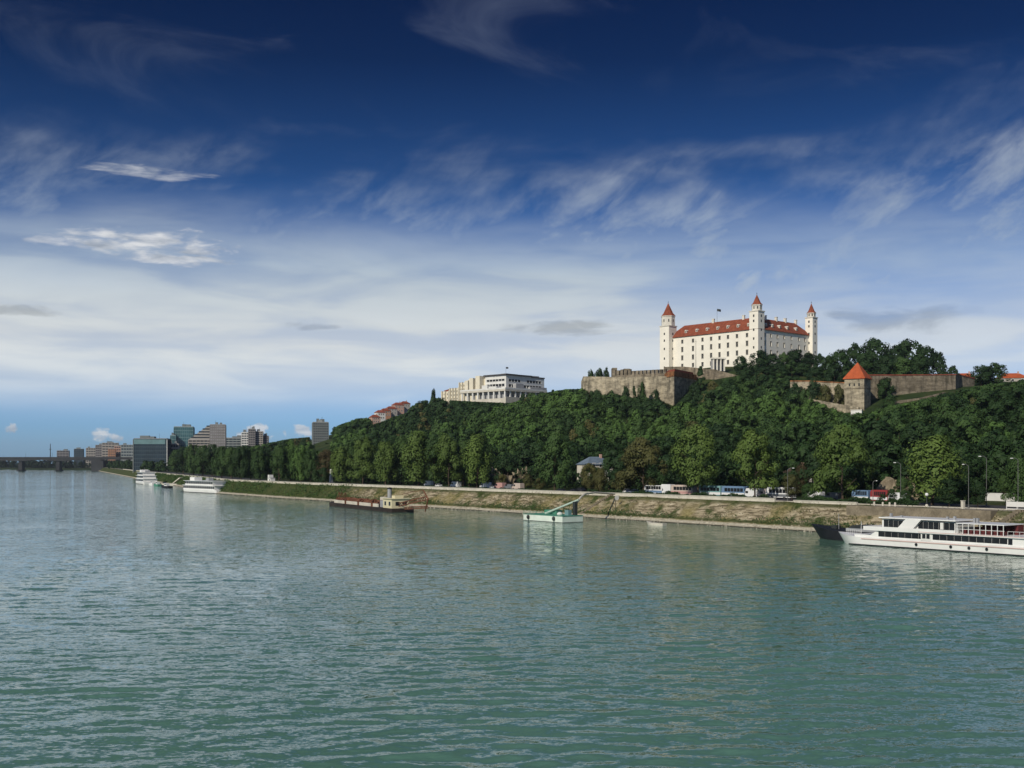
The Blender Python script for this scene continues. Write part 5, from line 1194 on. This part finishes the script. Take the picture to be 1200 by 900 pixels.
# ------------------------------------------------------------------ trees around the castle, each placed by itself
def ctree(px, toppy, halfpx, Y, key, label, group='trees around the castle'):
    halfpx *= (1.25 if key == 'dark' and px > 855 else 1.0); x = px_(px, Y); z = gz(x, Y)-.3; H = pz_(toppy, Y)-z; Rr = halfpx/F*Y
    if key != 'fir': key = 'park '+key
    me = HILL[key][(px*3) % len(HILL[key])]
    o = bpy.data.objects.new('broadleaf_tree' if key != 'fir' else 'conifer', me); COL.objects.link(o); o.location = (x, Y, z); o.rotation_euler = (0, 0, rnd.uniform(0, 6.28))
    b0 = 5.2 if key != 'fir' else 2.7
    o.scale = (Rr/b0, Rr/b0, H/(11.0 if key != 'fir' else 13.0)); tag(o, label, 'tree', group)
for a in ((821, 428, 7, 655, 'fir', 'dark narrow conifer below the gate pavilion'), (815, 447, 9, 645, 'dark', 'dark bush at the base of the narrow conifer'),
          (868, 417, 8, 668, 'dark', 'dark round tree right of the gate pavilion'), (871, 432, 9, 655, 'dark', 'dark tree just below the round tree right of the pavilion'),
          (890, 410, 11, 664, 'dark', 'dark tree hiding the foot of the middle castle tower'), (905, 414, 10, 666, 'dark', 'dark tree right of the middle castle tower'),
          (919, 413, 9, 668, 'mid', 'greener tree before the right castle wing'), (932, 409, 11, 672, 'dark', 'dark tree before the windows of the right castle wing'),
          (946, 413, 11, 676, 'dark', 'dark tree at the foot of the right castle tower'), (891, 437, 10, 630, 'olive', 'golden olive bush below the middle castle tower'), (880, 446, 8, 620, 'mid', 'green bush left of the golden olive bush'),
          (961, 414, 7, 660, 'dark', 'slim dark tree between the castle and the big skyline clump'),
          (733, 452, 6, 652, 'dark', 'dark tree tip against the middle of the long tan rampart'), (743, 451, 4, 648, 'fir', 'slim conifer against the long tan rampart'), (752, 447, 6, 650, 'mid', 'greener tree tip against the right part of the long tan rampart'), (768, 456, 7, 642, 'dark', 'dark tree against the foot of the rampart left of the bastion edge'), (700, 456, 7, 668, 'dark', 'dark tree at the foot of the rampart, left end'), (716, 457, 7, 660, 'mid', 'mid green tree at the foot of the rampart, second from its left end'),
          (897, 428, 11, 646, 'dark', 'dark tree filling the slope under the middle castle tower'), (913, 424, 11, 652, 'dark', 'dark tree filling the slope under the right castle wing'), (928, 424, 11, 650, 'mid', 'green tree filling the slope under the right castle wing'), (942, 426, 11, 650, 'dark', 'dark tree on the slope under the right castle tower'), (884, 430, 10, 648, 'dark', 'dark tree left of the slope under the middle castle tower'), (905, 445, 12, 610, 'mid', 'broad green tree in front of the left end of the brownish wall'), (922, 448, 12, 600, 'dark', 'broad dark tree in front of the left end of the brownish wall'), (858, 444, 9, 646, 'dark', 'dark bush under the right end of the terrace wall'), (816, 455, 9, 650, 'dark', 'dark bush right of the shaded bastion face'),
          (805, 462, 9, 636, 'dark', 'dark bush against the shaded face of the corner bastion'), (826, 458, 9, 628, 'mid', 'green bush below the narrow dark conifer'), (846, 458, 10, 622, 'dark', 'dark bush in the bank below the gate pavilion'), (862, 452, 9, 628, 'mid', 'mid green bush under the round dark trees right of the pavilion'),
          (902, 440, 10, 634, 'dark', 'dark tree right of the golden olive bush'), (916, 436, 10, 640, 'mid', 'green tree between the golden bush and the brownish wall'), (930, 440, 10, 622, 'dark', 'dark tree at the left end of the brownish wall'), (908, 454, 9, 606, 'mid', 'green bush below the dark tree right of the golden bush'), (893, 456, 9, 600, 'dark', 'dark bush straight below the golden olive bush'), (938, 456, 8, 590, 'dark', 'dark bush at the top end of the low sloping wall'), (876, 460, 9, 600, 'mid', 'green bush lower left of the golden olive bush'),
          (978, 425, 10, 610, 'dark', 'dark tree behind the wall left of the orange pyramid roof'), (955, 428, 10, 626, 'dark', 'dark tree behind the left half of the brownish wall'), (1012, 414, 13, 640, 'dark', 'dark tree filling the skyline clump right behind the pyramid roof'), (1038, 414, 13, 632, 'dark', 'dark tree low in the left half of the skyline clump'), (1077, 414, 13, 634, 'dark', 'dark tree low in the right half of the skyline clump'), (1057, 418, 13, 630, 'mid', 'lower greener tree in the middle of the skyline clump'), (970, 416, 10, 640, 'mid', 'mid green tree at the left end of the skyline clump'),
          (985, 409, 12, 645, 'dark', 'second dark tree of the skyline clump from the castle side'), (1001, 402, 13, 650, 'dark', 'dark tree directly behind the orange pyramid roof'),
          (1026, 396, 17, 655, 'dark', 'tallest left dome of the dark skyline clump'), (1049, 404, 13, 648, 'dark', 'dark tree in the dip of the skyline clump'), (1066, 397, 17, 655, 'dark', 'tall right dome of the dark skyline clump'),
          (1085, 405, 14, 650, 'dark', 'dark tree on the right shoulder of the skyline clump'), (1099, 412, 10, 648, 'dark', 'last dark tree at the right end of the skyline clump'), (1117, 428, 6, 640, 'dark', 'small dark tree above the end of the grey curtain wall'),
          (1150, 428, 13, 620, 'dark', 'dark round tree left of the pair at the right end of the wall'), (1165, 425, 13, 624, 'dark', 'dark round tree beside the orange roofed house at the right edge'),
          (953, 446, 11, 572, 'dark', 'dark shrub tree before the brownish wall'), (966, 451, 10, 568, 'olive', 'brownish shrub before the middle of the brownish wall'), (983, 450, 8, 562, 'olive', 'brownish shrub touching the orange roofed tower'), (1038, 442, 9, 576, 'dark', 'dark climbing shrub on the left part of the curtain wall'),
          (702, 431, 8, 700, 'dark', 'dark bush on top of the long tan rampart, left one'), (711, 430, 5, 702, 'dark', 'dark bush on top of the long tan rampart, right one'), (692, 433, 6, 702, 'dark', 'low dark bush at the left end of the rampart top'),
          (1043, 462, 9, 552, 'mid', 'shrub at the foot of the curtain wall beside the tower'), (835, 446, 9, 640, 'olive', 'yellow green bush below the terrace wall'), (850, 443, 10, 640, 'mid', 'green bush below the terrace wall, beside the yellow green bush'),
          (614, 461, 6, 880, 'dark', 'dark tree in front of the columned podium of the modern building, left of three'), (624, 460, 7, 876, 'mid', 'green tree in front of the podium of the modern building, middle of three'), (635, 459, 7, 872, 'dark', 'dark tree at the right corner of the modern building'), (369, 526, 6, 1020, 'dark', 'dark tree at the left foot of the grey apartment tower'), (378, 524, 6, 1016, 'mid', 'green tree at the middle foot of the grey apartment tower'), (387, 521, 6, 1012, 'dark', 'dark tree at the right foot of the grey apartment tower'), (394, 509, 6, 1020, 'mid', 'green tree on the slope right of the grey apartment tower'),
          (508, 455, 4, 930, 'dark', 'dark pointed tree touching the left end of the modern building'), (648, 456, 5, 880, 'fir', 'dark pointed conifer right of the modern building'), (660, 458, 6, 870, 'dark', 'dark tree right of the pointed conifer by the modern building')):
    ctree(*a)

for i, px in enumerate(range(684, 780, 8)):
    f = (px-684)/96; ctree(px, 457+11*f+(i*5 % 4)-1, 9+(i % 3), 664-26*f, 'dark' if i % 3 else 'mid', 'bushy tree in the row along the foot of the long tan rampart', 'row of trees along the foot of the long rampart')
ctree(931, 449, 11, 572, 'dark', 'large dark tree covering the left end of the brownish wall'); ctree(944, 455, 9, 566, 'mid', 'green tree beside the large dark one at the brownish wall')
# ------------------------------------------------------------------ the wood on the hill
spots = []
t = -280.0
while t < 1750:
    step = 8.2 if t < 900 else 13
    d = 50.0
    while d < (345 if t < 900 else 300):
        tt = t+rnd.uniform(-.45, .45)*step; dd = d+rnd.uniform(-.45, .45)*step
        x, y = xy(tt, dd); p = px_of(x, y)
        if y > 150 and 250 < p < 1900 and not blocked(x, y): spots.append((x, y, tt, dd, p))
        d += step
    t += step
def zone(p, d):
    if p > 960: return 'below the orange roofed tower and the grey wall'
    if p > 690: return 'below the castle ramparts'
    if p > 480: return 'below the modern building'
    return 'on the low left end of the hill'
def tone(x, y, p, z):
    py = py_of(z, y)
    n = math.sin(x*.045+1.3)+math.sin(y*.038+.4)+math.sin((x+y)*.021)
    u = rnd.random()
    if p > 395 and p < 1250 and td(x, y)[1] < 108: return 'dark' if u < .93 else 'mid'  # darker leaf colour at the slope foot stands in for shade behind quay trees
    if 705 < p < 960 and 482 < py < 525 and n > -1.0: return 'bright' if u < .75 else 'mid'
    if 570 < p < 640 and 505 < py < 552: return 'bright' if u < .6 else 'mid'
    if 840 < p < 1020 and 470 < py < 520: return 'bright' if u < .35 else 'mid'
    if n > .9: return 'bright' if u < .6 else 'mid'
    if u < .05: return 'olive'
    if u < .09: return 'fir'
    if p < 480: return 'dark' if u < .7 else 'mid'
    return 'dark' if n < -.4 or u < .35 else 'mid'
DESC = {'dark': 'dark green', 'mid': 'mid green', 'bright': 'bright fresh green', 'olive': 'olive brown', 'fir': 'dark pointed', 'brown': 'brown'}
spots.sort(key=lambda s: s[1])
near, far_ = [], []
cand = [s for s in spots if s[3] < 330]
# those that show largest: nearest first, but spread over the slope
acc = 0
for s in cand:
    near.append(s) if (len(near) < 4000) else far_.append(s)
rnd2 = random.Random(4)
placed = 0; stuffV = []; stuffQ = []; stuffI = []; nv = 0
mats_st = ['leaf dark', 'leaf mid', 'leaf bright', 'leaf olive', 'bark']
def mesh_np(me):
    V = np.empty(len(me.vertices)*3, np.float32); me.vertices.foreach_get('co', V)
    Q = np.empty(len(me.loops), np.int32); me.loops.foreach_get('vertex_index', Q)
    return V.reshape(-1, 3), Q.reshape(-1, 4)
# light stand-alone mesh for the mass of the wood: fewer sprays per crown
MASS = {k_: [mesh_np(crown_mesh('wood_mass_tree', 400+i*5+len(k_), 'dense', 11, 4.3, .6, 18, 62, 1.8, .62, 'leaf mid', False)) for i in range(3)] for k_ in ('a',)}['a']
from bisect import bisect
for i, (x, y, tt, dd, p) in enumerate(spots):
    z = gz(x, y); key = tone(x, y, p, z+6); s = rnd.uniform(.66, 1.0)+.62*rnd.random()**3
    if 700 < p < 1000 and dd < 200 and key == 'bright': s *= .75
    rzv = rnd.uniform(0, 6.28)
    if placed < 285 and p < 1215 and (y < 560 and i % 3 != 2 or (y >= 560 and i % 6 == 0)):
        zn = zone(p, dd)
        o = hill_tree(x, y, key, DESC[key]+' tree in the wood '+zn, DESC[key]+' trees in the wood '+zn, s, rzv, 'conifer' if key == 'fir' else 'broadleaf_tree')
        if o: placed += 1
        continue
    H = 11.0; lim = CAMZ+(HOR-toprow(p))/F*y; sz = 1.0
    if z+H*s > lim:
        s2 = (lim-z)/H
        if s2 < .25: continue
        s = min(s, s2*1.35); sz = min(1, s2/s)
    V, Q = MASS[i % 3]; c, n_ = math.cos(rzv), math.sin(rzv)
    A = np.array([[c, -n_, 0], [n_, c, 0], [0, 0, sz]])*s
    stuffV.append(V@A.T+np.array([x, y, z-.3])); stuffQ.append(Q+nv); nv += len(V)
    stuffI.append(np.full(len(Q), {'dark': 0, 'fir': 0, 'mid': 1, 'bright': 2, 'olive': 3, 'brown': 3}[key]))
me = npmesh('woodland', np.concatenate(stuffV), np.concatenate(stuffQ), mats_st, np.concatenate(stuffI))
wd = bpy.data.objects.new('woodland', me); COL.objects.link(wd); kind(wd, 'stuff'); wd['label'] = 'dense green wood filling the hillside between the single trees'; wd['category'] = 'woodland'
print('WOOD', placed, len(stuffV), nv)

# distant tree belts: beyond the bridge and among the far buildings
def belt(name, label, pts, n, h, seed, m, w=18):
    rg = np.random.default_rng(seed); V = []; Q = []; nv = 0
    for i in range(n):
        f = rg.uniform(0, len(pts)-1.001); k = int(f); a = np.array(pts[k]); b = np.array(pts[k+1]); p = a+(b-a)*(f-k)+np.array([rg.normal(0, w*.3), rg.uniform(-w, w), 0])
        v, q = MASS[i % 3]; s = h/11*rg.uniform(.65, 1.15); sel = rg.permutation(len(q))[:len(q)//2]
        vv = v.reshape(-1, 4, 3)[sel]; ctr = vv.mean(1, keepdims=True); vv = (ctr+(vv-ctr)*1.6).reshape(-1, 3)
        V.append(vv*s+p); Q.append(np.arange(len(vv)).reshape(-1, 4)+nv); nv += len(vv)
    o = bpy.data.objects.new(name, npmesh(name, np.concatenate(V), np.concatenate(Q), [m])); COL.objects.link(o)
    kind(o, 'stuff'); o['label'] = label; o['category'] = 'woodland'
belt('far_woodland', 'dark belt of trees on the far bank behind the bridge', [(-2400, 2800, 3), (-1500, 2800, 3), (-1100, 2800, 3), (-600, 2560, 3)], 260, 21, 1, 'leaf far')
belt('point_woodland', 'dark belt of trees along the far bank below the orange buildings', [(-1340, 2660, 3.4), (-1080, 2415, 3.4), (-830, 2255, 3.4), (-690, 2080, 3.4), (-600, 2060, 4)], 150, 15, 5, 'leaf far', 10)
q = [(*xy(tt, 26), 6) for tt in (1130, 1400, 1700, 2000, 2300)]
belt('bank_woodland', 'dark green belt of bushes and trees on the bank between bridge and glass office', q, 120, 11, 2, 'leaf dark')
q = [(*xy(tt, 60), 6) for tt in (760, 1000, 1300, 1700, 2300)]
belt('back_woodland', 'dark trees behind the quay between the office blocks and the hill', q, 150, 14, 3, 'leaf dark', 30)
# leafy fringe along the toe of the bank and ragged growth upstream
rg = np.random.default_rng(8)
def bankgrow(name, label, t0, t1, n, dlo, dhi, size, m, zk):
    t = rg.uniform(t0, t1, n); dens = np.sin(t*.11)+np.sin(t*.047+1)+np.sin(t*.31); keep = dens > rg.uniform(-2.2, 1.6, n); t = t[keep]; n = len(t)
    d = rg.uniform(dlo, dhi, n); z = hz(t, d); k = D00+d0(t)+d
    c = np.stack([UX*t+NX*k, UY*t+NY*k, z+rg.uniform(0, zk, n)], 1); nr = rg.normal(size=(n, 3))+np.array([-.5, -.4, .6])
    V, Q = leaf_quads(rg, c, nr, size)
    o = bpy.data.objects.new(name, npmesh(name, V, Q, [m])); COL.objects.link(o); kind(o, 'stuff'); o['label'] = label; o['category'] = 'bank plants'
rgk = np.random.default_rng(12); tk = rgk.uniform(60, 900, 2600); dk2 = rgk.uniform(-.4, 2.5, 2600); zk_ = hz(tk, dk2); kk = D00+d0(tk)+dk2; rk = rgk.uniform(.12, .34, 2600)
_o = np.array([(1,0,0),(0,1,0),(-1,0,0),(0,-1,0),(0,0,.8),(0,0,-.8)]); _f = np.array([(0,1,4),(1,2,4),(2,3,4),(3,0,4),(1,0,5),(2,1,5),(3,2,5),(0,3,5)])
cK = np.stack([UX*tk+NX*kk, UY*tk+NY*kk, zk_], 1)
vK = (cK[:, None]+(_o*rk[:, None, None])*(1+rgk.normal(0, .25, (2600, 6, 3)))).reshape(-1, 3); fK = (np.arange(2600)[:, None, None]*6+_f).reshape(-1, 3)
o = bpy.data.objects.new('toe_rubble', npmesh('toe_rubble', vK, fK, ['rubble'])); COL.objects.link(o); kind(o, 'stuff'); o['label'] = 'pale loose stones along the waterline of the bank'; o['category'] = 'stones'
bankgrow('bank_bushes', 'green weeds growing along the foot of the stone bank', 60, 460, 9000, 2.3, 3.9, .26, 'leaf mid', 1.0)
bankgrow('bank_weeds', 'straggling weeds on the stone bank face and lip', 60, 460, 9000, 4.0, 9.8, .20, 'leaf olive', .4)
bankgrow('bank_scrub', 'thick green scrub covering the bank upstream of the dredger', 425, 1000, 16000, 2.5, 9.6, .42, 'leaf mid', 1.1)
bankgrow('bank_grass', 'yellow green grass on the bank upstream of the dredger', 425, 1000, 9000, 2.0, 9.8, .36, 'leaf river', .5)

# ------------------------------------------------------------------ air
def haze(dens):
    m = bpy.data.materials.new('haze'); m.use_nodes = True; q = NG(m.node_tree)
    v = q.node('ShaderNodeVolumePrincipled'); v.inputs['Color'].default_value = (.80, .88, 1, 1); v.inputs['Density'].default_value = dens; v.inputs['Anisotropy'].default_value = .2
    o = q.node('ShaderNodeOutputMaterial'); q.l.new(v.outputs[0], o.inputs['Volume']); MATS['haze'] = m
    h = MB().box(-6500, 8500, -400, 7500, -9, 140).build('haze', 'haze'); kind(h, 'stuff'); h['label'] = 'thin pale air between the viewer and the far bank'; h['category'] = 'haze'
if HAZE: haze(HAZE)
